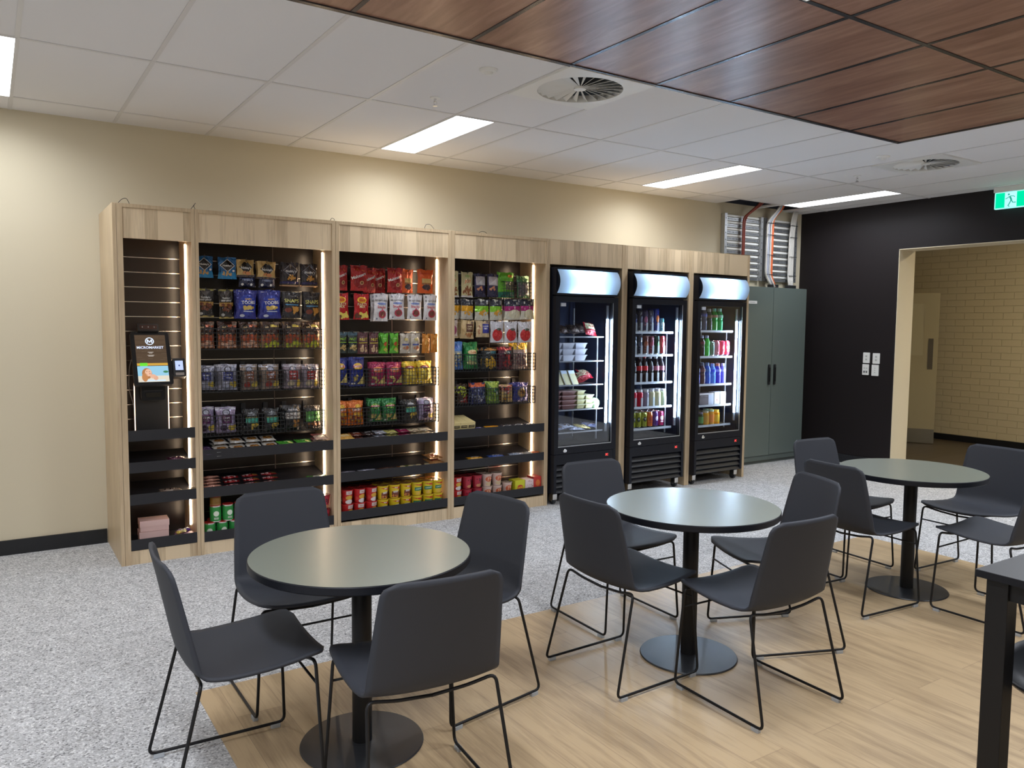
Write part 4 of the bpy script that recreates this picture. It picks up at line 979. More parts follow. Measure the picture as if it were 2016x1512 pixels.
K('teal', .115, .165, .05, (26, 28, 32), [('tri', -.3, .72, .3, .72, 0, .90, (120, 124, 130)), ('txt', 0, .80, .07, 'Delites', (210, 215, 220), 0, .5), ('rect', -.34, .40, .40, .62, (70, 170, 150)), ('txt', 0, .62, .055, 'GRAIN WAVES', (196, 190, 90), 0, .7), ('blobs', .18, .25, .20, .13, 9, .10, 44, (206, 176, 70))], 'black chip bag with teal band')
K('chilli', .132, .178, .05, (24, 22, 26), [('tri', -.3, .76, .34, .76, .04, .92, (90, 92, 98)), ('txt', 0, .82, .07, 'Red Rock', (190, 190, 196), 0, .5), ('rect', -.40, .46, .42, .70, (214, 212, 210)), ('txt', .0, .58, .16, 'CHILLI', (84, 34, 30), 0, .68), ('blobs', .10, .28, .24, .12, 10, .09, 45, (184, 130, 66))], 'black chip bag with white banner')
K('greenchip', .12, .165, .05, (52, 40, 30), [('rect', -.5, .80, .5, 1, (40, 38, 38)), ('rect', -.42, .30, .46, .78, (86, 158, 70)), ('txt', 0, .58, .08, 'onion', (34, 70, 30), 0, .5), ('rect', -.42, .40, .46, .48, (120, 190, 110)), ('blobs', 0, .20, .34, .10, 10, .09, 46, (150, 92, 50))], 'black and green chip bag')
K('maltred', .135, .187, .035, (176, 30, 30), [('rect', -.5, .90, .5, 1, (150, 22, 24)), ('ell', .10, .34, .42, .24, (140, 14, 18)), ('txt', .0, .58, .12, 'Maltesers', WHT, .35, .86), ('ell', .14, .32, .12, .08, (196, 150, 100)), ('ell', .14, .32, .07, .05, (120, 70, 44)), ('blobs', .0, .82, .3, .06, 6, .05, 50, (206, 84, 40))], 'red chocolate ball pouch with slanted white lettering')
K('orange', .13, .182, .035, (224, 92, 30), [('txt', 0, .82, .07, 'BREAKFAST', (190, 60, 24), 0, .7), ('rect', -.26, .44, .34, .62, (196, 162, 96)), ('rect', -.26, .36, .34, .44, (150, 100, 60)), ('ell', .04, .26, .26, .12, (80, 60, 62)), ('blobs', .04, .24, .24, .10, 12, .06, 51, (58, 44, 50))], 'bright orange resealable pouch')
K('allens', .13, .193, .03, (182, 22, 30), [('ell', 0, .76, .30, .12, (232, 184, 40)), ('ell', 0, .76, .24, .08, (206, 120, 20)), ('txt', 0, .75, .08, "Allen's", (180, 24, 30), 0, .4), ('txt', 0, .58, .10, 'PARTY', CRM, 0, .6), ('txt', 0, .49, .10, 'MIX', CRM, 0, .4), ('blobs', .12, .20, .32, .13, 14, .09, 52, (226, 206, 96)), ('blobs', -.22, .16, .2, .1, 6, .09, 53, (96, 52, 30))], 'red lolly bag with yellow oval')
K('white', .128, .195, .03, (222, 220, 226), [('rect', -.38, .86, -.28, .96, (140, 140, 150)), ('txt', .0, .74, .07, 'BE NATURAL', (90, 88, 84), 0, .8), ('ell', .02, .63, .30, .04, (120, 140, 200)), ('txt', 0, .50, .10, 'Snacks', (200, 60, 70), 0, .72), ('ell', .06, .25, .26, .15, (176, 50, 76)), ('ell', .06, .26, .18, .10, (120, 66, 60)), ('tri', -.02, .38, .12, .38, .04, .48, (190, 60, 90)), ('ell', -.28, .08, .04, .03, (70, 80, 110))], 'white snack pouch with red bowl picture')
def slim(band, t, c, sp, s): return [('rect', -.5, .84, .5, 1, band), ('txt', .04, .66, .13, t, c, 0, .7), ('rect', -.4, .50, .42, .53, c), ('blobs', .04, .24, .34, .15, 14, .11, s, sp)]
K('slimgreen', .074, .157, .025, (36, 52, 48), slim((48, 78, 92), 'NUT', (150, 200, 60), (186, 160, 100), 60), 'slim dark green nut bag')
K('slimbrown', .08, .16, .025, (92, 52, 58), slim((80, 42, 48), 'NUT', (204, 190, 60), (206, 174, 136), 61), 'slim plum brown nut bag')
K('slimlime', .075, .154, .025, (86, 170, 40), [('tri', -.5, .95, -.5, .1, -.1, .45, (50, 120, 26)), ('txt', .05, .74, .08, 'mini', (190, 230, 150), 0, .5), ('blobs', .10, .42, .12, .14, 6, .10, 62, (180, 60, 30)), ('blobs', .14, .16, .2, .10, 8, .10, 63, (196, 190, 80))], 'slim lime green snack bag')
K('slimsilver', .088, .152, .025, (186, 178, 166), [('rect', -.3, .40, .42, .48, (70, 84, 150)), ('ell', .06, .26, .28, .10, (170, 150, 130)), ('blobs', .06, .26, .24, .08, 8, .08, 64, (190, 110, 70)), ('ell', .06, .70, .2, .08, (206, 190, 130))], 'slim silver snack bag with blue stripe')
K('slimorange', .072, .15, .025, (196, 124, 40), [('blobs', .08, .55, .22, .36, 16, .13, 65, (220, 164, 86)), ('blobs', .08, .25, .3, .2, 8, .12, 66, (206, 140, 60))], 'slim orange snack bag')
def smith(c, oval, s, red=True): return [('rect', -.5, .92, .5, 1, c), ('ell', .02, .68, .30, .12, oval), ('rect', -.28, .64, .32, .72, (196, 40, 36)) if red else ('ell', .02, .68, .28, .09, (120, 60, 50)), ('txt', .02, .68, .09, "Smith's", WHT, .05, .56), ('tri', -.02, .08, .46, .08, .46, .46, (226, 206, 120)), ('blobs', -.18, .28, .16, .12, 7, .08, s, (196, 176, 96)), ('rect', -.40, .06, -.18, .12, WHT)]
K('smithblue', .13, .20, .055, (28, 44, 130), smith((40, 60, 160), (232, 190, 70), 70), 'blue crinkle chip bag')
K('smithpink', .134, .182, .055, (150, 18, 76), smith((176, 30, 90), (206, 120, 70), 71), 'magenta crinkle chip bag')
K('smithyellow', .132, .178, .05, (206, 178, 38), [('rect', -.5, .90, .5, 1, (232, 206, 60)), ('ell', -.04, .74, .32, .075, (150, 52, 40)), ('txt', -.04, .74, .06, "Smith's", WHT, 0, .5), ('blobs', 0, .36, .42, .26, 24, .085, 72, (226, 206, 96)), ('ell', -.3, .08, .06, .03, WHT)], 'bright yellow chip bag')
K('smithorange', .135, .182, .055, (206, 104, 26), [('rect', -.5, .90, .5, 1, (226, 120, 40)), ('ell', .12, .78, .18, .08, (220, 170, 40)), ('txt', .04, .64, .11, "Smith's", WHT, 0, .76), ('blobs', .0, .32, .42, .24, 20, .085, 73, (214, 164, 50)), ('blobs', -.1, .2, .3, .14, 6, .10, 74, (130, 44, 26))], 'orange chip bag')
K('smithgreen', .125, .178, .055, (20, 110, 52), smith((40, 140, 70), (120, 170, 60), 75), 'green crinkle chip bag')
K('joy', .113, .203, .035, (206, 196, 150), [('txt', .02, .62, .12, 'JOY', (206, 92, 50), 0, .62), ('blobs', .02, .26, .40, .17, 26, .075, 80, (140, 84, 48)), ('rect', -.5, 0, .5, .07, (196, 190, 190)), ('ell', .0, .84, .22, .05, (170, 190, 120))], 'cream granola pouch')
K('navy', .115, .19, .035, (34, 30, 74), [('rect', -.38, .50, .40, .88, (180, 172, 176)), ('tri', -.3, .56, .3, .84, .2, .56, (206, 200, 204)), ('blobs', .02, .36, .32, .08, 12, .08, 81, (190, 130, 100)), ('rect', -.5, 0, .5, .24, (26, 24, 62))], 'navy pouch with silver window')
K('greenbig', .17, .205, .05, (104, 186, 44), [('rect', -.5, .76, .5, 1, (110, 196, 50)), ('ell', .22, .86, .16, .06, (206, 130, 50)), ('rect', -.10, .30, .46, .62, (150, 150, 120)), ('blobs', .18, .44, .24, .14, 14, .05, 82, (120, 120, 100)), ('rect', -.5, .02, .5, .22, (24, 110, 90))], 'lime green pouch standing in the wire basket')
K('greendull', .14, .185, .045, (70, 128, 84), [('rect', -.40, .05, .42, .66, (128, 122, 130)), ('blobs', 0, .36, .36, .26, 20, .05, 83, (100, 94, 110))], 'dull green and grey pouch in the wire basket')
def blacktop(c, s, txt='Crispy'): return [('rect', -.5, .68, .5, 1, (26, 28, 44)), ('rect', .30, .76, .44, .96, (170, 170, 166)), ('txt', .0, .78, .06, txt, (190, 190, 190), 0, .5), ('rect', -.5, .40, .5, .68, c), ('blobs', .06, .36, .36, .12, 16, .07, s, (216, 160, 60))]
K('btyellow', .125, .163, .04, (206, 202, 190), blacktop((220, 160, 26), 84), 'white bag with yellow band')
K('btgreen', .13, .168, .04, (204, 204, 190), blacktop((126, 190, 36), 85), 'white bag with green band')
K('btpink', .155, .17, .045, (206, 204, 190), [('rect', -.5, .66, .5, 1, (26, 30, 56)), ('rect', -.5, .42, .5, .66, (160, 20, 110)), ('ell', .08, .28, .36, .22, (212, 208, 184)), ('txt', .05, .70, .05, 'Rice', (214, 214, 214), 0, .4), ('rect', .34, .74, .44, .98, (150, 150, 160))], 'white bag with magenta band')
K('pinky', .10, .145, .03, (206, 186, 176), [('ell', .04, .46, .34, .28, (150, 70, 104)), ('rect', -.5, 0, .5, .10, (206, 180, 140))], 'cream pouch with pink oval')
K('tanchoc', .128, .148, .03, (198, 172, 126), [('rect', -.12, .38, .40, .80, (90, 48, 36)), ('txt', .14, .66, .08, 'DARK', CRM, 0, .4), ('txt', .14, .54, .08, 'CHOC', CRM, 0, .4), ('blobs', .10, .20, .26, .10, 10, .07, 86, (170, 110, 60)), ('ell', .30, .88, .08, .07, (110, 90, 80))], 'tan pouch with brown label')
K('tanblue', .132, .138, .03, (200, 176, 136), [('rect', -.04, .24, .46, .80, (50, 56, 150)), ('txt', .2, .64, .10, 'POWER', WHT, 0, .42), ('txt', .2, .50, .10, 'MIX', WHT, 0, .3), ('ell', .34, .90, .08, .07, (110, 96, 110)), ('blobs', -.26, .5, .1, .3, 8, .04, 87, (170, 110, 90))], 'tan pouch with blue label')
K('redpom', .135, .176, .035, (206, 206, 216), [('txt', .0, .80, .04, 'berry', (130, 130, 140), 0, .4), ('ell', .0, .36, .36, .30, (186, 30, 40)), ('blobs', .0, .36, .26, .2, 10, .05, 88, (206, 60, 60)), ('ell', .08, .62, .2, .06, (70, 76, 66)), ('ell', .42, .3, .02, .03, (60, 120, 60))], 'white pouch with big red fruit circle')
K('bluebig', .17, .23, .06, (74, 130, 206), [('rect', -.5, .72, .5, 1, (90, 140, 216)), ('ell', -.1, .82, .3, .08, (50, 90, 180)), ('rect', -.4, .05, .42, .66, (150, 170, 180)), ('blobs', 0, .36, .38, .28, 26, .06, 89, (214, 206, 150)), ('blobs', .1, .3, .3, .2, 12, .06, 90, (40, 90, 170))], 'sky blue puffed snack bag')
K('greenpuff', .13, .224, .06, (36, 140, 66), [('ell', .05, .62, .36, .09, (226, 200, 150)), ('txt', .05, .61, .07, 'Cobs', (190, 60, 30), 0, .5), ('rect', -.36, .24, .42, .48, (120, 176, 120)), ('blobs', 0, .22, .3, .08, 10, .08, 91, (206, 200, 140))], 'bright green puffed snack bag')
K('ccyellow', .16, .178, .055, (26, 34, 36), [('rect', -.5, .88, .5, 1, (176, 118, 40)), ('txt', -.08, .74, .09, "CC's", (200, 210, 210), .1, .5), ('rect', .02, .70, .40, .84, (30, 96, 110)), ('blobs', 0, .34, .38, .28, 24, .09, 92, (214, 170, 40))], 'black corn chip bag with yellow chips')
K('ccred', .142, .19, .055, (84, 18, 44), [('rect', -.5, .86, .5, 1, (180, 36, 60)), ('txt', 0, .74, .08, "CC's", (200, 210, 210), .1, .5), ('rect', .04, .70, .44, .82, (36, 80, 100)), ('blobs', .05, .34, .36, .28, 24, .09, 93, (190, 60, 60))], 'dark red corn chip bag')
K('twisty', .15, .226, .055, (150, 128, 120), [('rect', -.5, .74, .5, 1, (226, 186, 40)), ('blobs', 0, .86, .4, .1, 8, .06, 94, (190, 140, 30)), ('blobs', 0, .34, .42, .3, 40, .055, 95, (120, 80, 84)), ('txt', .1, .58, .08, 'Twisties', (220, 210, 214), 0, .6)], 'yellow topped crunchy snack bag')
K('spotgreen', .10, .163, .05, (60, 40, 24), [('blobs', 0, .62, .44, .30, 44, .06, 96, (176, 190, 40)), ('tri', -.3, .1, .5, .05, .5, .5, (150, 40, 34)), ('txt', 0, .18, .08, 'crunch', WHT, .3, .6)], 'yellow green spotted snack bag')
K('spotred', .095, .164, .05, (96, 30, 24), [('blobs', 0, .5, .44, .4, 34, .07, 97, (150, 90, 50))], 'dark red spotted snack bag')
K('spotblue', .142, .176, .05, (34, 44, 100), [('rect', -.5, .80, .5, 1, (206, 92, 40)), ('blobs', 0, .4, .42, .34, 36, .06, 98, (130, 140, 170)), ('blobs', .1, .3, .3, .2, 12, .05, 99, (190, 196, 210))], 'navy speckled snack bag with orange top')
K('limechip', .125, .183, .05, (84, 120, 40), [('tri', -.5, 1, .5, 1, .1, .50, (160, 186, 70)), ('ell', .2, .58, .22, .12, (20, 100, 70)), ('blobs', -.05, .3, .34, .22, 22, .07, 100, (150, 180, 60)), ('blobs', .24, .46, .12, .1, 5, .06, 101, (190, 206, 200))], 'lime green chip bag with pointed top')
K('redcream', .113, .146, .04, (206, 176, 110), [('rect', -.5, .60, .5, 1, (196, 150, 120)), ('tri', -.5, .85, .5, .95, .0, .45, (180, 40, 44)), ('txt', .0, .60, .10, 'Shapes', WHT, .4, .7), ('blobs', 0, .22, .36, .12, 12, .09, 102, (190, 140, 60))], 'red and cream snack bag')
K('bluegold', .16, .163, .05, (36, 44, 130), [('ell', .0, .46, .26, .26, (150, 130, 90)), ('ell', .0, .46, .19, .20, (196, 150, 80)), ('blobs', 0, .45, .14, .14, 6, .06, 103, (110, 66, 40)), ('txt', 0, .72, .07, 'Pretzels', (206, 206, 226), 0, .5)], 'royal blue snack bag with golden disc')
MESHC = {}
def kmesh(k):
    if k not in MESHC:
        q = KM[k]; MESHC[k] = bag_mesh(q['n'], q['w'], q['h'], q['d'], q['c'], q['des'], q['r'], seed=len(MESHC)+3)
    return MESHC[k]
HOOKM = MB().tube(round_path([(0, .245, .004), (0, .004, .0), (0, -.006, .020)], .006, 4), .0022, BLACKP, 6)
HOOKM.box(-.012, .012, .236, .244, -.020, .022, BLACKP); HOOKME = HOOKM.mesh('display_hook')
def hang(row, keys, where, y=5.578, behind=()):
    for i, ((x, z, w_, h_), k) in enumerate(zip(row, keys)):
        q = KM[k]; sc = (min(w_, q['w']*1.12)/q['w'], 1, h_/q['h'])
        sc = (max(.75, sc[0]), 1, sc[2]); lab = '%s, %s in %s' % (q['look'], NTH[i], where)
        inst(kmesh(k), q['n'], lab, q['cat'], (x, y, z), (random.uniform(-.03, .05), random.uniform(-.03, .03), random.uniform(-.10, .14)), sc, 'packets hanging in ' + where)
        if i in behind:
            inst(kmesh(k), q['n'], '%s, tucked behind the %s in %s' % (' '.join(q['look'].split()[:4]), NTH[i], where), q['cat'], (x+random.uniform(.004, .012), y+.062, z+random.uniform(-.004, .006)), (0, random.uniform(-.03, .03), random.uniform(-.05, .1)), sc, 'second packets on the hooks')
        inst(HOOKME, 'display_hook', 'thin black peg hook carrying the packet %s in %s' % (NTH[i], where), 'hook', (x+.004, y-.006, z+h_-.012), group='black peg hooks')
def stand(row, keys, where, y=5.60, tilt=.05):
    for i, ((x, z, w_, h_), k) in enumerate(zip(row, keys)):
        q = KM[k]; sc = (max(.8, min(w_, q['w']*1.12)/q['w']), 1, h_/q['h'])
        inst(kmesh(k), q['n'], '%s, %s in %s' % (q['look'], NTH[i], where), q['cat'], (x, y+.012, z+.004), (-random.uniform(0.02, .10), random.uniform(-.02, .02), random.uniform(-.07, .10)), sc, 'packets in ' + where)
        inst(kmesh(k), q['n'], '%s behind the %s in %s' % (' '.join(q['look'].split()[:4]), NTH[i], where), q['cat'], (x+random.uniform(-.008, .012), y+.080, z+.004), (-random.uniform(-.02, .05), random.uniform(-.04, .04), random.uniform(-.08, .12)), (sc[0], 1, sc[2]*.98), 'rear packets in ' + where)
BK = {}
def basket(x, z, w, h, lab, y=5.562):
    d = .245; key = (round(w, 2), round(h, 2)); r = .0016
    if key not in BK:
        b = MB(); nx = 11; nz = 5; r = .0024
        def bar(a, c, m=r): b.tube([a, c], m, BLACKP, 4, caps=False)
        for i in range(nx+1): xx = -w/2+w*i/nx; bar((xx, 0, 0), (xx, 0, h)); bar((xx, 0, 0), (xx, d, 0))
        for j in range(nz+1):
            zz = h*j/nz; m = r*1.7 if j == nz else r
            bar((-w/2, 0, zz), (w/2, 0, zz), m)
            for sx in (-w/2, w/2): bar((sx, 0, zz), (sx, d, zz), m)
        for i in range(1, 6):
            yy = d*i/6; bar((-w/2, yy, 0), (w/2, yy, 0))
            for sx in (-w/2, w/2): bar((sx, yy, 0), (sx, yy, h))
        for sx in (-w*.28, w*.28): b.box(sx-.016, sx+.016, d-.004, d+.006, h-.02, h+.055, BLACKP)
        BK[key] = b.mesh('wire_basket')
    inst(BK[key], 'wire_basket', lab, 'basket', (x, y, z), group='black wire baskets on the slatwall')
LB, MBY, RB = 'left bay', 'middle bay', 'right bay'
b2r1 = [(0.452, 1.838, 0.122, 0.143), (0.603, 1.834, 0.122, 0.146), (0.725, 1.853, 0.123, 0.118), (0.867, 1.844, 0.132, 0.122), (1.035, 1.801, 0.131, 0.166), (1.174, 1.801, 0.125, 0.161)]
hang(b2r1, ['nutblue', 'nutblue', 'nutgold', 'nutgold', 'nutblack', 'nutblack'], LB+' top row', behind=(2, 3, 4, 5))
for i, (x, z, w_, h_) in enumerate([(0.742, 1.785, 0.115, 0.087), (0.877, 1.785, 0.118, 0.088)]):
    inst(kmesh('nutdark'), 'snack_packet', 'dark navy nut packet drooping under the %s gold packet' % ['first', 'second'][i], 'snack packet', (x, 5.605, z), (.03, 0, .05), group='drooping navy packets')
b2r2 = [(0.455, 1.575, 0.113, 0.188), (0.593, 1.567, 0.098, 0.196), (0.722, 1.568, 0.145, 0.198), (0.89, 1.57, 0.15, 0.197), (1.038, 1.577, 0.132, 0.184), (1.187, 1.564, 0.125, 0.197)]
hang(b2r2, ['jerky', 'jerky', 'toobs', 'toobs', 'snaps', 'snaps'], LB+' second row', behind=(0, 2, 3, 4, 5))
b2r3 = [(0.462, 1.361, 0.118, 0.178), (0.607, 1.36, 0.131, 0.181), (0.752, 1.361, 0.135, 0.181), (0.9, 1.362, 0.138, 0.181), (1.056, 1.361, 0.136, 0.184), (1.195, 1.36, 0.131, 0.186)]
stand(b2r3, ['mixtan', 'mixtan', 'mixtan', 'mixlime', 'mixlime', 'mixlime'], LB+' top baskets')
b2r4 = [(0.458, 1.078, 0.118, 0.165), (0.6, 1.073, 0.127, 0.177), (0.749, 1.069, 0.123, 0.177), (0.896, 1.069, 0.132, 0.175), (1.054, 1.068, 0.133, 0.175), (1.188, 1.068, 0.124, 0.17)]
stand(b2r4, ['ketblue', 'ketblue', 'ketbrown', 'ketbrown', 'ketred', 'ketred'], LB+' middle baskets')
b2r5 = [(0.455, 0.782, 0.115, 0.178), (0.588, 0.778, 0.132, 0.176), (0.757, 0.771, 0.112, 0.161), (0.903, 0.767, 0.115, 0.164), (1.05, 0.767, 0.134, 0.179), (1.203, 0.772, 0.119, 0.161)]
stand(b2r5, ['ketpurple', 'ketpurple', 'teal', 'teal', 'chilli', 'greenchip'], LB+' low baskets')
for z, rw in ((1.357, 'top'), (1.067, 'middle'), (.767, 'low')):
    for i, x in enumerate((.537, .834, 1.131)): basket(x, z, .284, .14, 'black wire basket, %s of the three %s ones in %s' % (['left', 'centre', 'right'][i], rw, LB))
b3r1 = [(1.405, 1.783, 0.12, 0.183), (1.549, 1.784, 0.136, 0.187), (1.655, 1.773, 0.10, 0.187), (1.737, 1.776, 0.099, 0.184), (1.842, 1.779, 0.131, 0.186), (1.957, 1.782, 0.11, 0.181), (2.1, 1.782, 0.143, 0.183)]
for i, (v, k, yo, rz) in enumerate(zip(b3r1, ['maltred']*5+['orange']*2, (0, 0, .045, .075, 0, .03, 0), (.1, .02, .15, -.35, .02, .1, .05))):
    x, z, w_, h_ = v; q = KM[k]
    inst(kmesh(k), q['n'], '%s, %s in %s top row' % (q['look'], NTH[i], MBY), q['cat'], (x, 5.578+yo, z), (.02, 0, rz), (max(.85, w_/q['w']), 1, h_/q['h']), 'packets hanging in middle bay top row')
    inst(HOOKME, 'display_hook', 'thin black peg hook carrying the packet %s in %s top row' % (NTH[i], MBY), 'hook', (x+.004, 5.572, z+h_-.012), group='black peg hooks')
b3r2 = [(1.412, 1.567, 0.132, 0.195), (1.568, 1.571, 0.13, 0.191), (1.724, 1.561, 0.124, 0.208), (1.86, 1.577, 0.129, 0.194), (2.008, 1.578, 0.125, 0.192), (2.145, 1.571, 0.131, 0.202)]
hang(b3r2, ['allens', 'allens', 'white', 'white', 'white', 'white'], MBY+' second row', behind=(2,))
b3r3 = [(1.418, 1.322, 0.068, 0.156), (1.497, 1.321, 0.076, 0.157), (1.581, 1.315, 0.082, 0.161), (1.668, 1.314, 0.079, 0.16), (1.75, 1.316, 0.068, 0.154), (1.833, 1.317, 0.078, 0.153), (1.926, 1.316, 0.088, 0.152), (2.014, 1.315, 0.086, 0.153), (2.105, 1.314, 0.074, 0.152), (2.180, 1.318, 0.068, 0.148)]
hang(b3r3, ['slimgreen']*2+['slimbrown']*2+['slimlime']*2+['slimsilver']*2+['slimorange']*2, MBY+' third row', behind=(2, 4, 7))
b3r4 = [(1.412, 1.079, 0.125, 0.202), (1.546, 1.066, 0.128, 0.219), (1.709, 1.062, 0.134, 0.183), (1.856, 1.064, 0.135, 0.178), (1.991, 1.067, 0.128, 0.178), (2.118, 1.07, 0.132, 0.177)]
stand(b3r4, ['smithblue', 'smithblue', 'smithpink', 'smithpink', 'smithyellow', 'smithyellow'], MBY+' upper baskets')
b3r5 = [(1.408, 0.777, 0.118, 0.181), (1.534, 0.773, 0.132, 0.183), (1.689, 0.787, 0.112, 0.177), (1.815, 0.784, 0.128, 0.179), (1.990, 0.782, 0.13, 0.165), (2.129, 0.779, 0.128, 0.174)]
stand(b3r5, ['smithorange', 'smithorange', 'smithgreen', 'smithgreen', 'teal', 'ketpurple'], MBY+' lower baskets')
for z, rw in ((1.060, 'upper'), (.770, 'lower')):
    for i, x in enumerate((1.486, 1.779, 2.073)): basket(x, z, .284, .145, 'black wire basket, %s of the three %s ones in %s' % (['left', 'centre', 'right'][i], rw, MBY))
b4r1 = [(2.349, 1.758, 0.111, 0.205), (2.479, 1.761, 0.113, 0.202), (2.603, 1.766, 0.118, 0.19), (2.724, 1.77, 0.11, 0.188)]
hang(b4r1, ['joy', 'joy', 'navy', 'navy'], RB+' top row')
for (x, z, w_, h_), k, nm in (((2.876, 1.765, 0.175, 0.211), 'greenbig', ''), ((3.050, 1.770, 0.135, 0.185), 'greendull', '')):
    q = KM[k]; inst(kmesh(k), q['n'], q['look']+' at the upper right', q['cat'], (x, 5.61, z+.003), (-.06, 0, .05), (w_/q['w'], 1, h_/q['h']))
basket(2.968, 1.760, .284, .145, 'black wire basket high up holding green pouches')
b4r2 = [(2.350, 1.585, 0.109, 0.161), (2.480, 1.584, 0.128, 0.161), (2.620, 1.579, 0.131, 0.169), (2.759, 1.581, 0.129, 0.167), (2.922, 1.585, 0.158, 0.171), (3.073, 1.589, 0.145, 0.173)]
hang(b4r2, ['btyellow', 'btyellow', 'btgreen', 'btgreen', 'btpink', 'btpink'], RB+' second row', behind=(1, 4))
b4r3 = [(2.345, 1.431, 0.10, 0.144), (2.480, 1.427, 0.13, 0.149), (2.630, 1.439, 0.133, 0.136), (2.769, 1.395, 0.135, 0.176), (2.909, 1.394, 0.126, 0.176), (3.052, 1.394, 0.136, 0.176)]
hang(b4r3, ['pinky', 'tanchoc', 'tanblue', 'redpom', 'redpom', 'redpom'], RB+' third row', behind=(1,))
b4r4 = [(2.385, 1.172, 0.165, 0.225), (2.545, 1.174, 0.13, 0.22), (2.715, 1.167, 0.160, 0.179), (2.877, 1.163, 0.143, 0.19), (3.033, 1.164, 0.145, 0.222)]
stand(b4r4, ['bluebig', 'greenpuff', 'ccyellow', 'ccred', 'twisty'], RB+' upper baskets')
b4r5 = [(2.345, 0.89, 0.094, 0.164), (2.458, 0.889, 0.105, 0.162), (2.612, 0.882, 0.142, 0.176), (2.759, 0.88, 0.125, 0.183), (2.895, 0.886, 0.113, 0.146), (3.037, 0.885, 0.155, 0.161)]
stand(b4r5, ['spotred', 'spotgreen', 'spotblue', 'limechip', 'redcream', 'bluegold'], RB+' lower baskets')
for z, rw in ((1.160, 'upper'), (.876, 'lower')):
    for i, x in enumerate((2.425, 2.718, 3.011)): basket(x, z, .284, .145, 'black wire basket, %s of the three %s ones in %s' % (['left', 'centre', 'right'][i], rw, RB))

# ------------------------------------------------------------------ flat goods lying on the shelf trays
def flat(x, y, z, w_, dpt, hgt, color, design, lab, name='snack_bar', cat='snack bar', rz=0, grp=None, seed=1, tilt=0, rough=.3):
    key = ('flat', round(w_, 3), round(dpt, 3), round(hgt, 3), color, str(design))
    if key not in MESHC:
        MESHC[key] = bag_mesh(name, w_, dpt, hgt, color, design, rough, seed=seed)
    inc = .188 if z > .25 else 0
    return inst(MESHC[key], name, lab, cat, (x, y-dpt/2, z+hgt/2+inc*(y-dpt/2-YF)), (-PI/2+tilt+inc, 0, rz), group=grp)
def stack(x, y, z, n, w_, dpt, hgt, color, design, lab, **k):
    for i in range(n):
        flat(x+random.uniform(-.004, .004), y+random.uniform(-.004, .004), z+i*hgt*1.02, w_, dpt, hgt, color, design, lab + (', %s of its pile' % ['bottom', 'second', 'third', 'fourth', 'fifth', 'sixth'][i] if n > 1 else ''), rz=random.uniform(-.06, .06), **k)
SZ = lambda lip: lip-.068+.006
# note: printed side is -Y of the standing bag, so lying on its back (rot -90 about X) shows it upwards
z6 = SZ(.702)
G1 = 'wrapped goods on the left bay upper tray'
flat(.430, 5.50, z6, .085, .15, .055, (74, 46, 92), [('txt', 0, .5, .10, 'date', (200, 190, 210), 0, .6)], 'purple wrapped packet at the left end of the upper tray', grp=G1, name='snack_packet', cat='snack packet')
cook = [('rect', -.46, .04, .46, .96, (206, 200, 190)), ('ell', 0, .45, .34, .28, (168, 118, 60)), ('blobs', 0, .45, .26, .2, 8, .08, 12, (130, 84, 40))]
for r_ in range(2):
    for i in range(4):
        for s_ in range(2):
            flat(.53+i*.107+.012*r_, 5.485+.125*r_, z6+s_*.026+.012*r_, .100, .115, .024, (208, 206, 204), cook, 'silver white cookie packet, %s, %s row, %s layer' % (NTH[i], ['front', 'back'][r_], ['under', 'top'][s_]), name='cookie_packet', cat='cookie packet', rz=.1-.05*i, grp='cookie packets on the left bay upper tray')
for i in range(2):
    stack(.965+i*.125, 5.50, z6, 2, .118, .10, .028, (70, 150, 50), [('txt', 0, .5, .16, 'oat', (220, 235, 190), 0, .5), ('ell', .2, .3, .18, .14, (206, 200, 120))], ['green muesli bar packet', 'yellow green muesli bar packet'][i], grp='green bars in the left bay', name='muesli_packet')
stack(1.215, 5.51, z6, 3, .105, .13, .026, (176, 150, 140), [('rect', -.5, .6, .5, 1, (150, 80, 80)), ('ell', 0, .3, .3, .14, (220, 210, 190))], 'pinkish brown wrapped bar at the right end', grp='pinkish bars in the left bay')
z7 = SZ(.450)
for j in range(5):
    for k_ in range(2): flat(.455+.003*j+k_*.006, 5.475+.030*j, z7+.026*j*.35+k_*.020, .118, .030, .019, (206, 150, 130) if k_ else (150, 30, 34), [('txt', 0, .5, .5, 'CHERRY', (110, 20, 30) if k_ else WHT, 0, .8)], '%s chocolate bar in the leftmost bar pile, %s row' % (['red', 'pinkish'][k_], ['front', 'second', 'third', 'fourth', 'rear'][j]), rz=.04, grp='bars in the leftmost pile of the lower tray')
for i in range(3):
    for j in range(4):
        flat(.60+i*.132, 5.47+.036*j, z7+.016*j, .112, .036, .020, (152, 26, 32), [('blobs', -.2 if i else 0, .5, .30 if i else .4, .3, 14, .06, 15+i, (226, 190, 190))]+([('rect', .12, .15, .44, .85, (160, 110, 50) if i == 1 else (120, 90, 60))] if i else []), 'red wafer bar, %s column, %s row' % (['left', 'middle', 'right'][i], ['front', 'second', 'third', 'rear'][j]), rz=.02, grp='red wafer bars on the left bay lower tray')
flat(1.02, 5.47, z7+.018, .15, .035, .018, (150, 150, 160), [], 'slim silver bar lying alone on the lower tray', grp=None)
flat(1.19, 5.48, z7+.016, .15, .10, .03, (60, 140, 60), [('ell', 0, .5, .26, .3, (206, 206, 206)), ('txt', 0, .5, .2, 'mint', (40, 90, 50), 0, .3)], 'green wrapped bar at the right end of the lower tray')
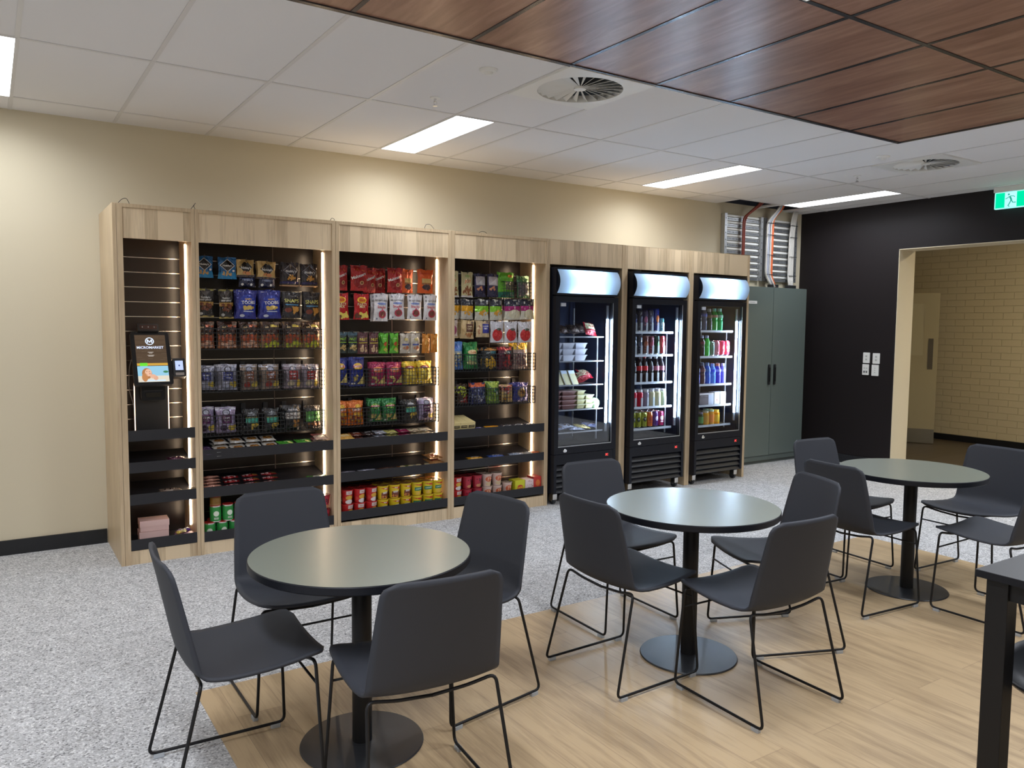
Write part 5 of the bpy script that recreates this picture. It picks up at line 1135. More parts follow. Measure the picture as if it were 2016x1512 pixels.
# middle bay trays
z6 = SZ(.702); cols = [((206, 160, 80), 'golden'), ((110, 56, 40), 'brown'), ((60, 40, 36), 'dark brown'), ((150, 170, 190), 'silver blue'), ((70, 70, 76), 'charcoal'), ((200, 196, 110), 'pale yellow'), ((60, 24, 40), 'plum'), ((206, 196, 170), 'cream')]
xx = 1.395
stack(1.400, 5.505, z6, 3, .115, .13, .022, (214, 166, 84), [('ell', 0, .5, .3, .2, (232, 206, 150))], 'golden flat bar packet at the left of the middle bay tray', grp='golden packets in the middle bay', name='flat_packet', cat='snack packet')
for i, (c, nm) in enumerate([((110, 56, 40), 'brown'), ((52, 44, 44), 'dark'), ((180, 184, 196), 'silver'), ((206, 200, 120), 'pale yellow'), ((150, 30, 80), 'magenta'), ((206, 190, 160), 'cream'), ((214, 200, 170), 'pale cream')]):
    for j in range(2):
        stack(1.518+i*.096, 5.475+.10*j, z6+.012*j, 2, .098, .09, .022, c, [('txt', 0, .5, .2, 'BAR', WHT if sum(c) < 400 else (90, 50, 40), 0, .5), ('rect', -.5, .02, .5, .10, (60, 30, 24))], '%s wrapped bar, %s row, middle bay upper tray' % (nm, ['front', 'back'][j]), grp='assorted bars on the middle bay upper tray')
z7 = SZ(.458)
for i in range(3): 
    for j in range(2): flat(1.42+i*.16, 5.475+.035*j, z7+.022, .145, .032, .018, [(150, 146, 160), (176, 178, 196), (90, 60, 50)][i], [('txt', 0, .5, .5, 'choc', (60, 30, 60), 0, .5)], '%s slim bar, %s, middle bay lower tray' % (['grey', 'silver', 'brown'][i], ['front', 'rear'][j]), grp='slim bars on the middle bay lower tray')
for i, (c, nm) in enumerate([((150, 90, 44), 'tan'), ((120, 130, 60), 'olive'), ((150, 150, 140), 'grey'), ((84, 60, 44), 'brown')]):
    stack(1.86+i*.07, 5.475, z7, 2, .072, .08, .024, c, [('ell', 0, .5, .3, .3, (206, 190, 150))], '%s small wrapper right of the slim bars' % nm, grp='small wrappers on the middle bay lower tray', name='sweet_wrapper', cat='sweet')
for i in range(3): flat(2.145+.012*i, 5.50+.03*i, z7+.004+.026*i, .135, .12, .034, (176, 128, 80), [('rect', -.3, .2, .3, .5, (140, 70, 50)), ('ell', .1, .7, .2, .12, (220, 206, 186))], 'tan paper sweet bag, %s of the right end pile' % ['bottom', 'middle', 'top'][i], name='sweet_bag', cat='sweet bag', rz=.1*i, grp='tan sweet bags in the middle bay')
# right bay trays
z6 = SZ(.712)
cm = carton_mesh('snack_carton', .066, .105, .20, (214, 196, 140), [('rect', -.42, .58, .42, .78, (40, 36, 30)), ('txt', 0, .68, .12, 'CARMAN', (214, 196, 140), 0, .7), ('rect', -.5, .0, .5, .12, (190, 80, 40)), ('rect', -.3, .25, .3, .28, (170, 150, 100))])
for i in range(3):
    t = inst(cm, 'snack_carton', 'cream snack carton with black band, %s of three on the right bay tray' % ['left', 'middle', 'right'][i], 'carton', (2.318+i*.068, 5.56, z6+.188*.135+.001), (.186, 0, 0), group='cream cartons')
flat(2.535, 5.475, z6+.028, .10, .06, .022, (100, 90, 190), [('txt', 0, .5, .3, 'milk', WHT, 0, .5)], 'violet chocolate bar beside the cream cartons')
flat(2.665, 5.475, z6+.034, .135, .06, .022, (226, 160, 40), [('txt', 0, .5, .3, 'crunch', (180, 60, 30), 0, .5)], 'bright orange yellow chocolate bar on the right bay tray')
for i in range(6): flat(2.79+i*.058, 5.48, z6+.028, .050, .10, .022, [(70, 60, 70), (120, 116, 120), (54, 50, 60), (150, 150, 156), (60, 56, 62), (170, 170, 176)][i], [('rect', -.3, .4, .3, .5, (190, 190, 190)), ('txt', 0, .7, .1, 'dark', (180, 180, 190), 0, .6)], 'dark grey upright bar, %s beside the orange one' % NTH[i], rz=.15, grp='dark bars on the right bay upper tray')
z7 = SZ(.464)
for x, w_, c, nm in ((2.50, .15, (190, 140, 40), 'mustard'), (2.70, .16, (60, 84, 150), 'blue'), (2.90, .15, (150, 160, 180), 'silver'), (3.02, .09, (190, 180, 170), 'pale'), (3.10, .09, (190, 100, 50), 'orange')):
    flat(x, 5.475, z7+.040, w_, .045, .022, c, [('txt', 0, .5, .5, 'snack', WHT, 0, .5)], '%s bar lying on the right bay lower tray' % nm)
    flat(x, 5.477, z7+.016, w_*.97, .045, .022, c, [], '%s bar hidden under its twin on the lower tray' % nm, grp=None)
# kiosk cabinet
flat(.235, 5.48, SZ(.655)+.040, .115, .05, .022, (84, 36, 60), [('txt', 0, .5, .5, 'cherry', (200, 180, 190), 0, .7)], 'plum wrapped bar on the second tray below the kiosk')
flat(.215, 5.485, SZ(.655)+.018, .12, .05, .020, (70, 40, 50), [], 'plum wrapped bar underneath on the second kiosk tray')
flat(.195, 5.48, SZ(.451)+.040, .135, .045, .022, (130, 112, 100), [('blobs', 0, .5, .4, .3, 16, .04, 5, (60, 40, 36))], 'brown speckled bar on the third tray below the kiosk')
flat(.195, 5.485, SZ(.451)+.018, .13, .045, .020, (96, 80, 74), [], 'brown bar underneath on the third kiosk tray')
PK = (244, 208, 202)
for i in range(2):
    t = thing('cardboard_box', ['pale pink lidded box, lower of two in the kiosk cabinet', 'pale pink lidded box on top of the other'][i], 'box', (.108+.004*i, 5.62, SZ(.160)+.001+i*.072), -.05, 'pale pink boxes')
    MB().box(-.086, .086, -.06, .06, 0, .060, ink(PK)).obj('base', t); MB().box(-.089, .089, -.063, .063, .030, .0705, ink(PK)).obj('lid', t)
for i, (c, nm) in enumerate([((214, 190, 90), 'yellow'), ((120, 60, 170), 'purple'), ((226, 210, 150), 'cream'), ((90, 40, 130), 'violet')]):
    flat(.245+.024*i, 5.50+.02*(i % 2), SZ(.160)+.045+.004*i, .040, .05, .026, c, [('ell', 0, .5, .3, .3, WHT)], '%s wrapped sweet lying in the bottom kiosk tray' % nm, name='wrapped_sweet', cat='sweet', rz=.5*i)
b = MB(); b.rbox(-.055, .055, -.035, .035, 0, .044, ink((120, 60, 140)), .006, axis='z'); o = b.obj('sweet_box', loc=(.283, 5.51, SZ(.160)+.001)); tag(o, 'purple open box under the wrapped sweets', 'box')

# ------------------------------------------------------------------ noodle cups, tubes, boxes at the bottom
def cup_mesh(body, des, lid=(170, 120, 60), w=.047, h=.104):
    prof = [(.0001, 0), (w*.72, 0), (w*.96, h*.93), (w*1.03, h*.94), (w*1.03, h), (.0001, h+.001)]
    return round_mesh('noodle_cup', prof, [ink(body), ink(body), ink(body), ink(body), foil(lid, .25)], des, n=24, h=h)
yb = [('tri', -.45, .85, .45, .85, .45, .62, (190, 50, 36)), ('txt', .05, .80, .08, 'Maggi', WHT, .1, .4), ('rect', -.30, .08, .34, .52, (110, 50, 34)), ('txt', .03, .48, .14, 'BEEF', WHT, .08, .5), ('blobs', .0, .2, .26, .1, 10, .05, 2, (206, 130, 60))]
yg = [('tri', -.45, .85, .45, .85, .45, .66, (190, 50, 36)), ('rect', -.34, .36, .38, .62, (40, 120, 86)), ('txt', .03, .49, .10, 'CHICKEN', WHT, .08, .55), ('blobs', .0, .2, .26, .1, 10, .05, 3, (216, 170, 90))]
rr = [('rect', -.16, .66, .34, .92, (206, 190, 186)), ('txt', .08, .78, .09, 'Hot', (170, 30, 30), 0, .4), ('ell', .10, .44, .30, .16, (206, 160, 60)), ('ell', .12, .14, .34, .16, (214, 206, 206)), ('tri', -.5, .5, -.1, .3, -.5, .1, (200, 60, 50))]
CUPS = dict(beef=cup_mesh((214, 186, 30), yb), chick=cup_mesh((214, 190, 34), yg), red=cup_mesh((186, 30, 32), rr, (150, 40, 36)),
            redk=cup_mesh((150, 28, 44), [('rect', -.34, .16, .38, .9, (170, 40, 60)), ('blobs', 0, .5, .25, .3, 9, .06, 6, (60, 16, 26)), ('ell', .05, .2, .28, .12, (190, 130, 90))], (120, 30, 34)),
            beige=cup_mesh((206, 180, 170), [('ell', .02, .60, .36, .22, (196, 96, 64)), ('ell', .05, .22, .34, .16, (200, 176, 140)), ('blobs', .02, .6, .26, .14, 8, .06, 8, (226, 180, 150))], (190, 170, 150)))
cuplook = dict(beef='yellow noodle cup with brown label', chick='yellow noodle cup with green label', red='red noodle cup with white label', redk='dark red noodle cup', beige='beige and red noodle cup')
zb = SZ(.172)
xs = [1.422, 1.517, 1.612, 1.706, 1.802, 1.897, 1.992, 2.088, 2.170]; kd = ['red']*3+['beef']*3+['chick']*3
for i, (x, k) in enumerate(zip(xs, kd)):
    for lvl in range(2):
        for r_ in range(2):
            inst(CUPS[k], 'noodle_cup', '%s, %s, %s row, %s layer, middle bay' % (cuplook[k], NTH[i], ['front', 'rear'][r_], ['lower', 'upper'][lvl]), 'noodle cup', (x-.008, 5.495+.098*r_, zb+lvl*.1055), (0, 0, random.uniform(-.25, .25)), group='noodle cups in the middle bay')
fb = KM['orange']
flat(2.16, 5.73, zb+.22, .10, .12, .03, (230, 120, 50), [], 'orange packet lying on top of the rear noodle cups', name='snack_packet', cat='snack packet')
K('redfold', .09, .11, .03, (206, 50, 40), [('rect', -.3, .3, .3, .8, (230, 90, 80))], 'red folded packet')
for i in range(3): inst(CUPS['red'], 'noodle_cup', 'red noodle cup standing third deep, %s' % NTH[i], 'noodle cup', (xs[i], 5.70, zb), group='third deep cups')
zb4 = SZ(.172)
for i, (x, k) in enumerate(zip([2.345, 2.440, 2.535, 2.630, 2.728], ['red', 'redk', 'redk', 'beige', 'beige'])):
    for lvl in range(2): inst(CUPS[k], 'noodle_cup', '%s, %s, %s layer, right bay' % (cuplook[k], NTH[i], ['lower', 'upper'][lvl]), 'noodle cup', (x, 5.50, zb4+lvl*.1055), (0, 0, random.uniform(-.2, .2)), (.95, .95, 1), 'noodle cups in the right bay')
    if i < 4: inst(CUPS[k], 'noodle_cup', '%s, %s, rear row, upper layer, right bay' % (cuplook[k], NTH[i]), 'noodle cup', (x, 5.60, zb4+.1055), (0, 0, .1), (.95, .95, 1), 'rear noodle cups in the right bay'); inst(CUPS[k], 'noodle_cup', '%s, %s, rear row, lower layer, right bay' % (cuplook[k], NTH[i]), 'noodle cup', (x, 5.60, zb4), (0, 0, .1), (.95, .95, 1), 'rear noodle cups in the right bay')
inst(CUPS['beige'], 'noodle_cup', 'beige and red noodle cup standing single beside the yellow box', 'noodle cup', (2.828, 5.50, zb4+.001), (0, 0, 0), (.95, .95, 1.15))
for (x, w_, h_, c, des, lab) in ((2.935, .098, .128, (196, 196, 40), [('ell', 0, .5, .32, .2, (190, 60, 40)), ('txt', 0, .52, .14, 'Lucky', (240, 220, 60), 0, .6), ('blobs', .0, .22, .36, .12, 8, .06, 3, (40, 36, 24))], 'yellow snack box between the beige cup and the dotted box'),
        (3.030, .083, .124, (222, 200, 200), [('blobs', 0, .5, .44, .42, 40, .04, 9, (150, 30, 50)), ('rect', -.3, .5, .3, .62, (220, 210, 210))], 'white box with dark red dots'),
        (3.113, .078, .142, (190, 50, 44), [('ell', .05, .62, .3, .2, (206, 110, 50)), ('txt', 0, .30, .14, 'Pocky', WHT, .1, .8)], 'red snack box with white lettering at the right end')):
    o = bpy.data.objects.new('snack_box', carton_mesh('snack_box', w_, h_, .10, c, des)); COL.objects.link(o); o.location = (x, 5.505, zb4+.0005); tag(o, lab, 'box')
def tube_mesh(h=.112):
    g = (44, 136, 62); w = .0365
    return round_mesh('chip_tube', [(.0001, 0), (w, 0), (w, .006), (w, h-.012), (w*1.0, h-.004), (w*.98, h), (.0001, h)], [ALU, ALU, ink(g, .3), ALU, ink((170, 40, 36), .3), ink((170, 40, 36), .3)], [('ell', .0, .50, .26, .16, (214, 222, 206)), ('rect', -.20, .16, .20, .27, (196, 206, 190)), ('txt', 0, .215, .06, 'original', (40, 100, 50), 0, .34)], n=28, h=h)
TBM = tube_mesh()
zt = SZ(.153)
for lvl in range(2):
    for i in range(6 if lvl == 0 else 5):
        inst(TBM, 'chip_tube', 'green chip tube, %s, %s layer of the left bay floor' % (NTH[i], ['lower', 'upper'][lvl]), 'chip tube', (.440+i*.080+.038*lvl, 5.49, zt+lvl*.1125), (0, 0, random.uniform(-.5, .5)), group='green chip tubes')
for i in range(3): inst(TBM, 'chip_tube', 'green chip tube on the third layer, %s' % NTH[i], 'chip tube', (.478+i*.08, 5.57, zt), group='rear chip tubes')
inst(round_mesh('spread_jar', [(.0001, 0), (.034, 0), (.036, .01), (.036, .05), (.033, .055), (.034, .056), (.034, .075), (.0001, .076)], [ink((150, 110, 60)), ink((150, 110, 60)), liquid((150, 110, 50), .3), ink((150, 110, 60)), ink((170, 30, 34)), ink((170, 30, 34)), ink((170, 30, 34))], n=24), 'spread_jar', 'small jar with red lid on top of the green chip tubes', 'jar', (.478, 5.49, zt+.2255))
for i in range(2): inst(CUPS['redk'], 'noodle_cup', 'dark red cup behind the chair back in the left bay, %s' % ['lower', 'upper'][i], 'noodle cup', (1.235, 5.495, zt+i*.1055), group='dark red cups in the left bay')

# ================================================================== INSIDE THE FRIDGES
def can(w, h, c, c2, txt=None):
    r = w/2; ca = foil(c, .22); 
    d = [('ell', .02, .55, .30, .16, c2)] + ([('txt', .02, .55, .12, txt, WHT, 0, .4)] if txt else [('rect', -.22, .28, .26, .36, c2)])
    return round_mesh('drink_can', [(.0001, .002), (r*.80, 0), (r, .010), (r, h-.014), (r*.84, h), (r*.82, h-.004), (.0001, h-.004)], [ALU, ALU, ca, ca, ALU, ALU], d, n=20, h=h)
def bottle(w, h, c, lab, cap, clear=.25, txt=None, shape='cola'):
    r = w/2; body = liquid(c, clear)
    if shape == 'jar': prof = [(.0001, 0), (r, 0), (r, h*.80), (r*.82, h*.86), (r*.82, h*.87), (r*.84, h*.87), (r*.84, h), (.0001, h)]; mats = [body]*5+[ink(cap)]*2
    elif shape == 'wide': prof = [(.0001, 0), (r*.9, 0), (r, h*.03), (r, h*.40), (r*.88, h*.48), (r, h*.56), (r, h*.70), (r*.62, h*.84), (r*.55, h*.86), (r*.58, h*.86), (r*.58, h*.99), (.0001, h)]; mats = [body]*9+[ink(cap)]*2
    else: prof = [(.0001, 0), (r*.9, 0), (r, h*.03), (r, h*.30), (r*.93, h*.36), (r, h*.44), (r, h*.62), (r*.75, h*.76), (r*.38, h*.88), (r*.36, h*.92), (r*.42, h*.92), (r*.42, h*.995), (.0001, h)]; mats = [body]*10+[ink(cap)]*2
    b = round_mesh('drink_bottle', prof, mats, [], n=20, h=h)
    # printed sleeve
    m = MB(); R0 = max(p[0] for p in prof)
    z0, z1 = (.14, .66) if shape == 'jar' else ((.44, .62) if shape == 'cola' else (.58, .70))
    if lab:
        n = 20; vs = [(R0*1.012*math.cos(2*PI*i/n), R0*1.012*math.sin(2*PI*i/n), z*h) for z in (z0, z1) for i in range(n)]
        bm = bmesh.new(); bm.from_mesh(b); bv = [bm.verts.new(v) for v in vs]
        b.materials.append(ink(lab, .3)); mi = len(b.materials)-1
        for i in range(n):
            f = bm.faces.new((bv[i], bv[(i+1) % n], bv[n+(i+1) % n], bv[n+i])); f.material_index = mi; f.smooth = True
        bm.to_mesh(b); bm.free()
    return b
def shelf_row(fx, z, specs, where, y=5.475, x0=.055, step=None, deep=1, dz=.002, pusher=True):
    """specs: list of (mesh key tuple, look)"""
    n = len(specs); 
    for i, (me, nm, look, cat, wd) in enumerate(specs):
        x = fx+x0+(step*i if step else sum(s[4] for s in specs[:i])+wd/2)
        for k in range(deep):
            lab = ('%s, %s on %s' if k == 0 else ['', '%s behind the %s on %s', '%s deep behind the %s on %s'][k]) % (look, NTH[i], where)
            inst(me, nm, lab, cat, (x, y+wd/2+k*wd, z+dz), (0, 0, random.uniform(-.4, .4)), group='drinks on '+where)
    if pusher:
        b = MB(); xx = fx+x0
        for i, s in enumerate(specs):
            cx = xx+s[4]/2; b.box(cx-.012, cx+.012, y-.0045, y-.002, z, z+.085, CLEARP); xx += s[4]
            o = b.obj('shelf_pusher', None); tag(o, 'clear upright product stop before the %s drink, %s' % (NTH[i].replace('most', '').replace(' from left', ''), where), 'product stop', 'clear product stops'); b = MB()
def C_(w, h, c, c2, look, txt=None): return (can(w, h, c, c2, txt), 'drink_can', look, 'drink can', w+.006)
def B_(w, h, c, lab, cap, look, clear=.25, shape='cola', extra=.004): return (bottle(w, h, c, lab, cap, clear, None, shape), 'drink_bottle', look, 'drink bottle', w+extra)
f2 = FX[1]; W2 = 'middle fridge %s shelf'
shelf_row(f2, SH2[0], [C_(.060, .165, (90, 130, 90), (60, 110, 60), 'tall green energy can'), C_(.06, .165, (30, 34, 80), (90, 100, 160), 'tall navy energy can'), C_(.06, .20, (44, 44, 60), (80, 80, 110), 'tall dark energy can'), C_(.064, .20, (70, 60, 96), (160, 90, 120), 'tall violet grey can'), C_(.064, .20, (76, 78, 96), (120, 120, 150), 'tall grey can'), C_(.066, .215, (44, 60, 150), (210, 120, 60), 'tall blue can with orange patch'), C_(.058, .125, (120, 190, 200), (200, 230, 230), 'short cyan can')], W2 % 'top', x0=.052, deep=2)
shelf_row(f2, SH2[1], [C_(.062, .172, (54, 44, 90), (90, 90, 150), 'tall dark purple can'), C_(.062, .172, (90, 94, 110), (120, 126, 150), 'tall grey blue can'), C_(.066, .172, (42, 46, 58), (70, 76, 96), 'tall charcoal can'), C_(.07, .176, (110, 66, 60), (150, 80, 50), 'tall brown and orange can'), C_(.062, .172, (110, 44, 60), (150, 60, 80), 'tall maroon can'), C_(.066, .172, (30, 60, 50), (70, 150, 90), 'tall dark green can'), C_(.064, .172, (206, 60, 70), (230, 120, 120), 'tall red can')], W2 % 'second', x0=.050, deep=2)
cola = [B_(.066, .235, (26, 18, 22), (24, 22, 28), (40, 40, 44), 'black cola bottle with black label'), B_(.066, .235, (28, 20, 24), (30, 30, 36), (20, 20, 22), 'black cola bottle with dark label'), B_(.068, .24, (40, 14, 14), (176, 24, 34), (40, 20, 24), 'cola bottle with red label'), B_(.068, .24, (40, 14, 14), (190, 26, 38), (180, 24, 34), 'cola bottle with red cap'), B_(.068, .235, (26, 18, 24), (60, 40, 60), (190, 190, 200), 'black cola bottle with white cap'), B_(.068, .235, (30, 20, 26), (176, 110, 130), (200, 210, 215), 'cola bottle with pink label'), ]
cola.append(B_(.066, .235, (50, 40, 50), (150, 90, 110), (200, 200, 200), 'mauve labelled cola bottle'))
shelf_row(f2, SH2[2], cola, W2 % 'third', x0=.048, deep=2)
red = [B_(.072, .155, (190, 30, 54), None, (190, 190, 196), 'red juice bottle', .1, 'jar') for i in range(3)]+[B_(.072, .155, (140, 130, 150), None, (190, 190, 196), 'mauve juice bottle', .1, 'jar')]+[B_(.072, .155, (200, 196, 160), None, (190, 190, 196), 'cream juice bottle', .1, 'jar') for i in range(2)]+[B_(.066, .155, (190, 200, 170), None, (200, 200, 200), 'pale green juice bottle', .1, 'jar')]
shelf_row(f2, SH2[3], red, W2 % 'fourth', x0=.05, deep=2)
lowc = [C_(.062, .145, (70, 84, 60), (160, 160, 160), 'dull green can')]+[C_(.066, .145, (150, 156, 44), (40, 50, 20), 'yellow green can', 'V') for i in range(3)]+[C_(.066, .145, (206, 110, 40), (150, 50, 20), 'orange can'), C_(.066, .145, (90, 50, 130), (200, 190, 220), 'violet can', 'solo'), C_(.066, .145, (170, 40, 90), (226, 210, 220), 'crimson can')]
shelf_row(f2, SH2[4], lowc, W2 % 'bottom', x0=.05, deep=3, pusher=False)
f3 = FX[2]; W3 = 'right fridge %s shelf'
shelf_row(f3, SH3[0], [B_(.070, .215, (40, 34, 40), (150, 130, 40), (60, 60, 60), 'dark bottle with yellow label', .2, 'wide'), B_(.070, .215, (40, 36, 50), (60, 62, 100), (50, 50, 60), 'dark bottle with blue label', .2, 'wide'), B_(.072, .235, (120, 130, 160), (90, 100, 170), (150, 160, 170), 'clear blue water bottle', .45, 'wide'), B_(.070, .215, (110, 116, 110), (130, 110, 80), (160, 170, 170), 'clear grey bottle', .45, 'wide'), B_(.072, .22, (10, 170, 70), (150, 120, 110), (120, 200, 180), 'bright green bottle', .15, 'wide'), B_(.074, .22, (20, 180, 100), (150, 190, 170), (160, 210, 200), 'green bottle with pale label', .2, 'wide')], W3 % 'top', x0=.052, deep=1, pusher=False)
shelf_row(f3, SH3[1], [B_(.060, .19, (30, 70, 50), (90, 110, 60), (60, 90, 70), 'dark green slim bottle', .15, 'cola'), B_(.064, .20, (30, 50, 44), (60, 90, 70), (90, 110, 100), 'dark green bottle', .1, 'wide'), B_(.068, .205, (34, 22, 34), (110, 40, 60), (130, 140, 170), 'black bottle with red print', .1, 'wide'), B_(.064, .205, (50, 190, 70), None, (150, 170, 200), 'lime green bottle', .05, 'wide'), C_(.066, .145, (120, 140, 130), (60, 110, 90), 'grey green can'), C_(.066, .145, (206, 130, 150), (190, 60, 90), 'pink striped can'), C_(.070, .15, (230, 60, 100), (250, 160, 170), 'bright pink can'), C_(.066, .15, (230, 80, 110), (250, 200, 200), 'rosy can by the LED')], W3 % 'second', x0=.050, deep=2, pusher=False)
shelf_row(f3, SH3[2], [B_(.068, .20, (60, 30, 44), (70, 60, 80), (50, 56, 70), 'dark plum sport bottle', .1, 'wide'), B_(.072, .21, (0, 60, 190), (30, 44, 70), (20, 40, 60), 'deep blue sport bottle', .1, 'wide'), B_(.068, .21, (70, 40, 60), (110, 60, 80), (80, 90, 120), 'maroon sport bottle', .1, 'wide'), B_(.072, .21, (20, 90, 220), (50, 110, 200), (90, 120, 180), 'bright blue sport bottle', .1, 'wide'), B_(.072, .20, (90, 150, 240), (40, 70, 220), (140, 170, 240), 'pale blue sport bottle', .2, 'wide'), B_(.070, .20, (60, 50, 190), (160, 170, 240), (210, 110, 80), 'purple bottle with orange cap', .1, 'wide'), B_(.064, .20, (120, 120, 220), (190, 200, 250), (190, 200, 240), 'lavender bottle', .2, 'wide')], W3 % 'third', x0=.050, deep=2, pusher=False)
shelf_row(f3, SH3[3], [B_(.054, .165, (110, 96, 96), (130, 110, 106), (120, 110, 110), 'brown milk bottle', 0.05, 'wide'), B_(.056, .165, (140, 110, 104), (150, 120, 110), (120, 110, 106), 'tan milk bottle', 0.05, 'wide')], W3 % 'fourth', x0=.05, deep=1, pusher=False)
t = inst(carton_mesh('drink_carton', .20, .115, .10, (90, 80, 88), [('rect', -.5, .85, .5, 1, (200, 196, 200)), ('rect', -.48, .60, .10, .82, (66, 54, 60)), ('txt', -.18, .70, .14, 'ICED COFFEE', (150, 140, 150), 0, .5), ('rect', .12, .0, .5, .85, (190, 200, 220))]), 'drink_carton', 'long brown and white carton on the fourth shelf of the right fridge', 'carton', (f3+.28, 5.53, SH3[3]+.002))
for i in range(2): inst(carton_mesh('drink_carton', .078, .12, .08, (226, 228, 226), [('rect', -.08, .30, .08, .40, (190, 60, 60)), ('rect', -.03, .22, .03, .48, (190, 60, 60))]), 'drink_carton', ['white square carton beside the long brown one', 'white square carton with red cross shape near the LED bar'][i], 'carton', (f3+.43+.088*i, 5.52, SH3[3]+.002))
shelf_row(f3, SH3[4], [B_(.064, .135, (150, 156, 170), None, (190, 190, 190), 'pale clear bottle', .3, 'jar'), B_(.070, .155, (120, 126, 120), None, (180, 180, 170), 'grey green milk bottle', .05, 'wide'), B_(.064, .125, (60, 70, 50), (90, 140, 80), (120, 110, 130), 'small jar with green label', .1, 'jar'), B_(.080, .135, (206, 150, 50), (190, 140, 60), (190, 180, 150), 'orange juice jar', .05, 'jar'), B_(.066, .145, (220, 160, 70), (226, 140, 70), (190, 220, 190), 'pale orange juice bottle', .05, 'jar'), B_(.078, .14, (222, 150, 20), (220, 180, 60), (230, 190, 60), 'golden orange juice jar', .05, 'jar')], W3 % 'bottom', x0=.05, deep=2, pusher=False)
# left fridge: trays, sandwiches, bags
f1 = FX[0]
K('silverbag', .15, .16, .06, (120, 104, 100), [('blobs', 0, .5, .4, .4, 20, .07, 120, (160, 146, 136))], 'crumpled silver brown bag', .2)
K('redbag', .14, .16, .06, (176, 30, 50), [('rect', -.4, .4, .4, .9, (226, 226, 190)), ('rect', -.4, .2, .4, .3, (230, 120, 130)), ('txt', 0, .62, .14, 'wrap', (190, 40, 50), 0, .6)], 'red and cream bag')
for i in range(4):
    inst(kmesh('silverbag'), 'snack_packet', 'crumpled silver brown bag, %s on the top shelf of the left fridge' % NTH[i], 'snack packet', (f1+.13+.10*i, 5.50+.02*(i % 2), SH1[0]+.032+.004*i), (-1.2+.05*i, .1*i-.1, .15-.1*i), (.68, 1, .85), 'silver bags in the left fridge')
    inst(kmesh('silverbag'), 'snack_packet', 'crumpled silver brown bag, %s of the rear ones on the top shelf' % NTH[i], 'snack packet', (f1+.15+.10*i, 5.66, SH1[0]+.030), (-1.1, .1, .1*i-.15), (.66, 1, .8), 'rear silver bags in the left fridge')
inst(kmesh('redbag'), 'snack_packet', 'red and cream bag on the top shelf near the LED bar', 'snack packet', (f1+.50, 5.50, SH1[0]+.012), (-.5, .12, .1), (1, 1, .8))
def tray_mesh(w, d, h, c, lidc=None):
    b = MB(); k = .80; e = .005; m = M_('tray_%d_%d_%d' % c, srgb(*c), .4)
    vs = [(-w/2*k, -d/2*k, 0), (w/2*k, -d/2*k, 0), (w/2*k, d/2*k, 0), (-w/2*k, d/2*k, 0), (-w/2, -d/2, h-.006), (w/2, -d/2, h-.006), (w/2, d/2, h-.006), (-w/2, d/2, h-.006)]
    b.add(vs, [(3, 2, 1, 0), (0, 1, 5, 4), (1, 2, 6, 5), (2, 3, 7, 6), (3, 0, 4, 7)], m)
    b.box(-w/2-e, w/2+e, -d/2-e, d/2+e, h-.006, h-.002, M_('lid_%d' % (lidc or c)[0], srgb(*(lidc or c)), .25)); b.box(-w/2, w/2, -d/2, d/2, h-.002, h, M_('lid_%d' % (lidc or c)[0], srgb(*(lidc or c)), .25))
    return b.mesh('food_container')
wt = tray_mesh(.125, .16, .052, (196, 200, 214))
for i in range(3):
    for j in range(3): inst(wt, 'food_container', 'white lidded food container, %s stack, %s' % (['left', 'middle', 'right'][i], ['bottom', 'middle', 'top'][j]), 'food container', (f1+.100+.136*i, 5.56, SH1[1]+.002+.0525*j), (0, 0, random.uniform(-.03, .03)), group='white food containers in the left fridge')
def wedge():
    b = MB(); m = M_('sandwich_bread', srgb(196, 190, 150), .6); w = .075
    vs = [(-w/2, 0, 0), (w/2, 0, 0), (w/2, .14, 0), (-w/2, .14, 0), (-w/2, .07, .125), (w/2, .07, .125), (-w/2, .12, .125), (w/2, .12, .125)]
    b.add(vs, [(3, 2, 1, 0), (0, 1, 5, 4), (4, 5, 7, 6), (6, 7, 2, 3), (0, 4, 6, 3), (1, 2, 7, 5)], m)
    b.add([(-w/2, .055-.002, .098), (w/2, .055-.002, .098), (w/2, .07-.002, .126), (-w/2, .07-.002, .126)], [(0, 1, 2, 3)], M_('sandwich_label', srgb(180, 196, 220), .4))
    b.add([(-w/2-.001, -.003, 0), (-w/2-.001, .068, .126), (-w/2+.004, .066, .126), (-w/2+.004, -.005, 0)], [(0, 3, 2, 1)], M_('tray_196_200_214', srgb(196, 200, 214)))
    return b.mesh('sandwich_pack')
wm = wedge()
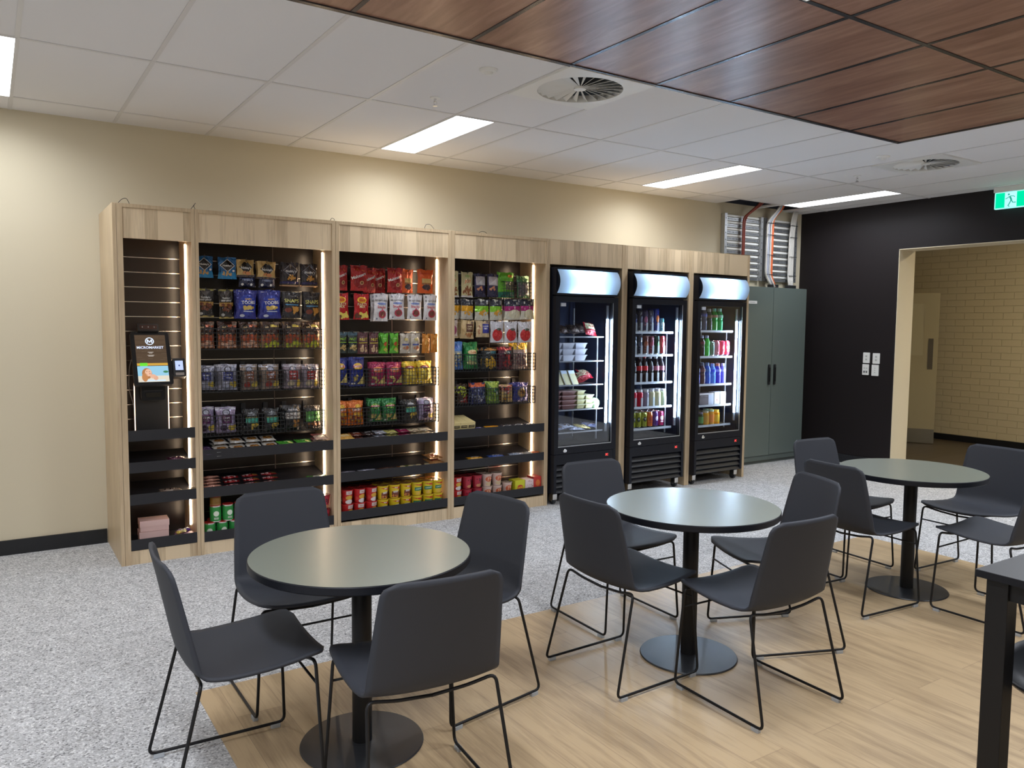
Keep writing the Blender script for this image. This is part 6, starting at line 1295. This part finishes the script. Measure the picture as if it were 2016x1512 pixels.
for i in range(4): inst(wm, 'sandwich_pack', 'sandwich wedge pack with pale blue label, %s on the third shelf' % NTH[i], 'sandwich', (f1+.085+.083*i, 5.50, SH1[2]+.002), (0, .0, .12), (1, 1, .95), 'sandwich wedges in the left fridge')
for i in range(3): inst(kmesh('redbag'), 'snack_packet', 'crumpled red bag, %s beside the sandwiches' % NTH[i], 'snack packet', (f1+.42+.05*i, 5.50+.03*i, SH1[2]+.03+.012*i), (-1.1, .25*i-.4, -.6+.3*i), (.95, 1, .8), 'red bags beside the sandwiches')
bt = tray_mesh(.15, .15, .040, (120, 80, 76), (170, 140, 140)); ct = tray_mesh(.085, .15, .040, (186, 180, 130), (200, 200, 170))
for j in range(4):
    for i in range(2): inst(bt, 'food_container', 'brown meal tray with pale rim, %s stack, %s layer' % (['left', 'right'][i], ['bottom', 'second', 'third', 'top'][j]), 'food container', (f1+.085+.165*i, 5.56, SH1[3]+.002+.0405*j), group='brown meal trays')
for j in range(4):
    for i in range(2):
        if i == 1 and j == 3: continue
        inst(ct, 'food_container', 'cream meal tray with pale rim, %s stack, %s layer' % (['left', 'right'][i], ['bottom', 'second', 'third', 'top'][j]), 'food container', (f1+.385+.097*i, 5.56, SH1[3]+.002+.0405*j), group='cream meal trays')
b = MB(); b.lathe([(.04, 0), (.052, .03), (.050, .06), (.03, .082), (.0001, .088)], M_('lettuce_dome', srgb(176, 206, 160), .3), n=20); o = b.obj('salad_bowl', loc=(f1+.565, 5.53, SH1[3]+.002)); tag(o, 'pale green domed salad bowl at the right end of its shelf', 'bowl')
for i, (c, nm) in enumerate([((150, 160, 190), 'bluish'), ((130, 136, 160), 'grey'), ((196, 206, 230), 'pale'), ((170, 176, 200), 'silver'), ((206, 190, 120), 'yellowish'), ((90, 96, 130), 'dark blue')]):
    K('fb%d' % i, .15, .12, .03, c, [('blobs', .1, .5, .3, .3, 6, .09, 130+i, (120, 100, 90))], 'x', .2)
    inst(kmesh('fb%d' % i), 'snack_packet', '%s flat snack bag on the bottom shelf of the left fridge' % nm, 'snack packet', (f1+.12+.072*i, 5.47+.02*(i % 3), SH1[4]+.016+.010*(i % 3)), (-1.42, .06*i-.15, .5-.25*i))
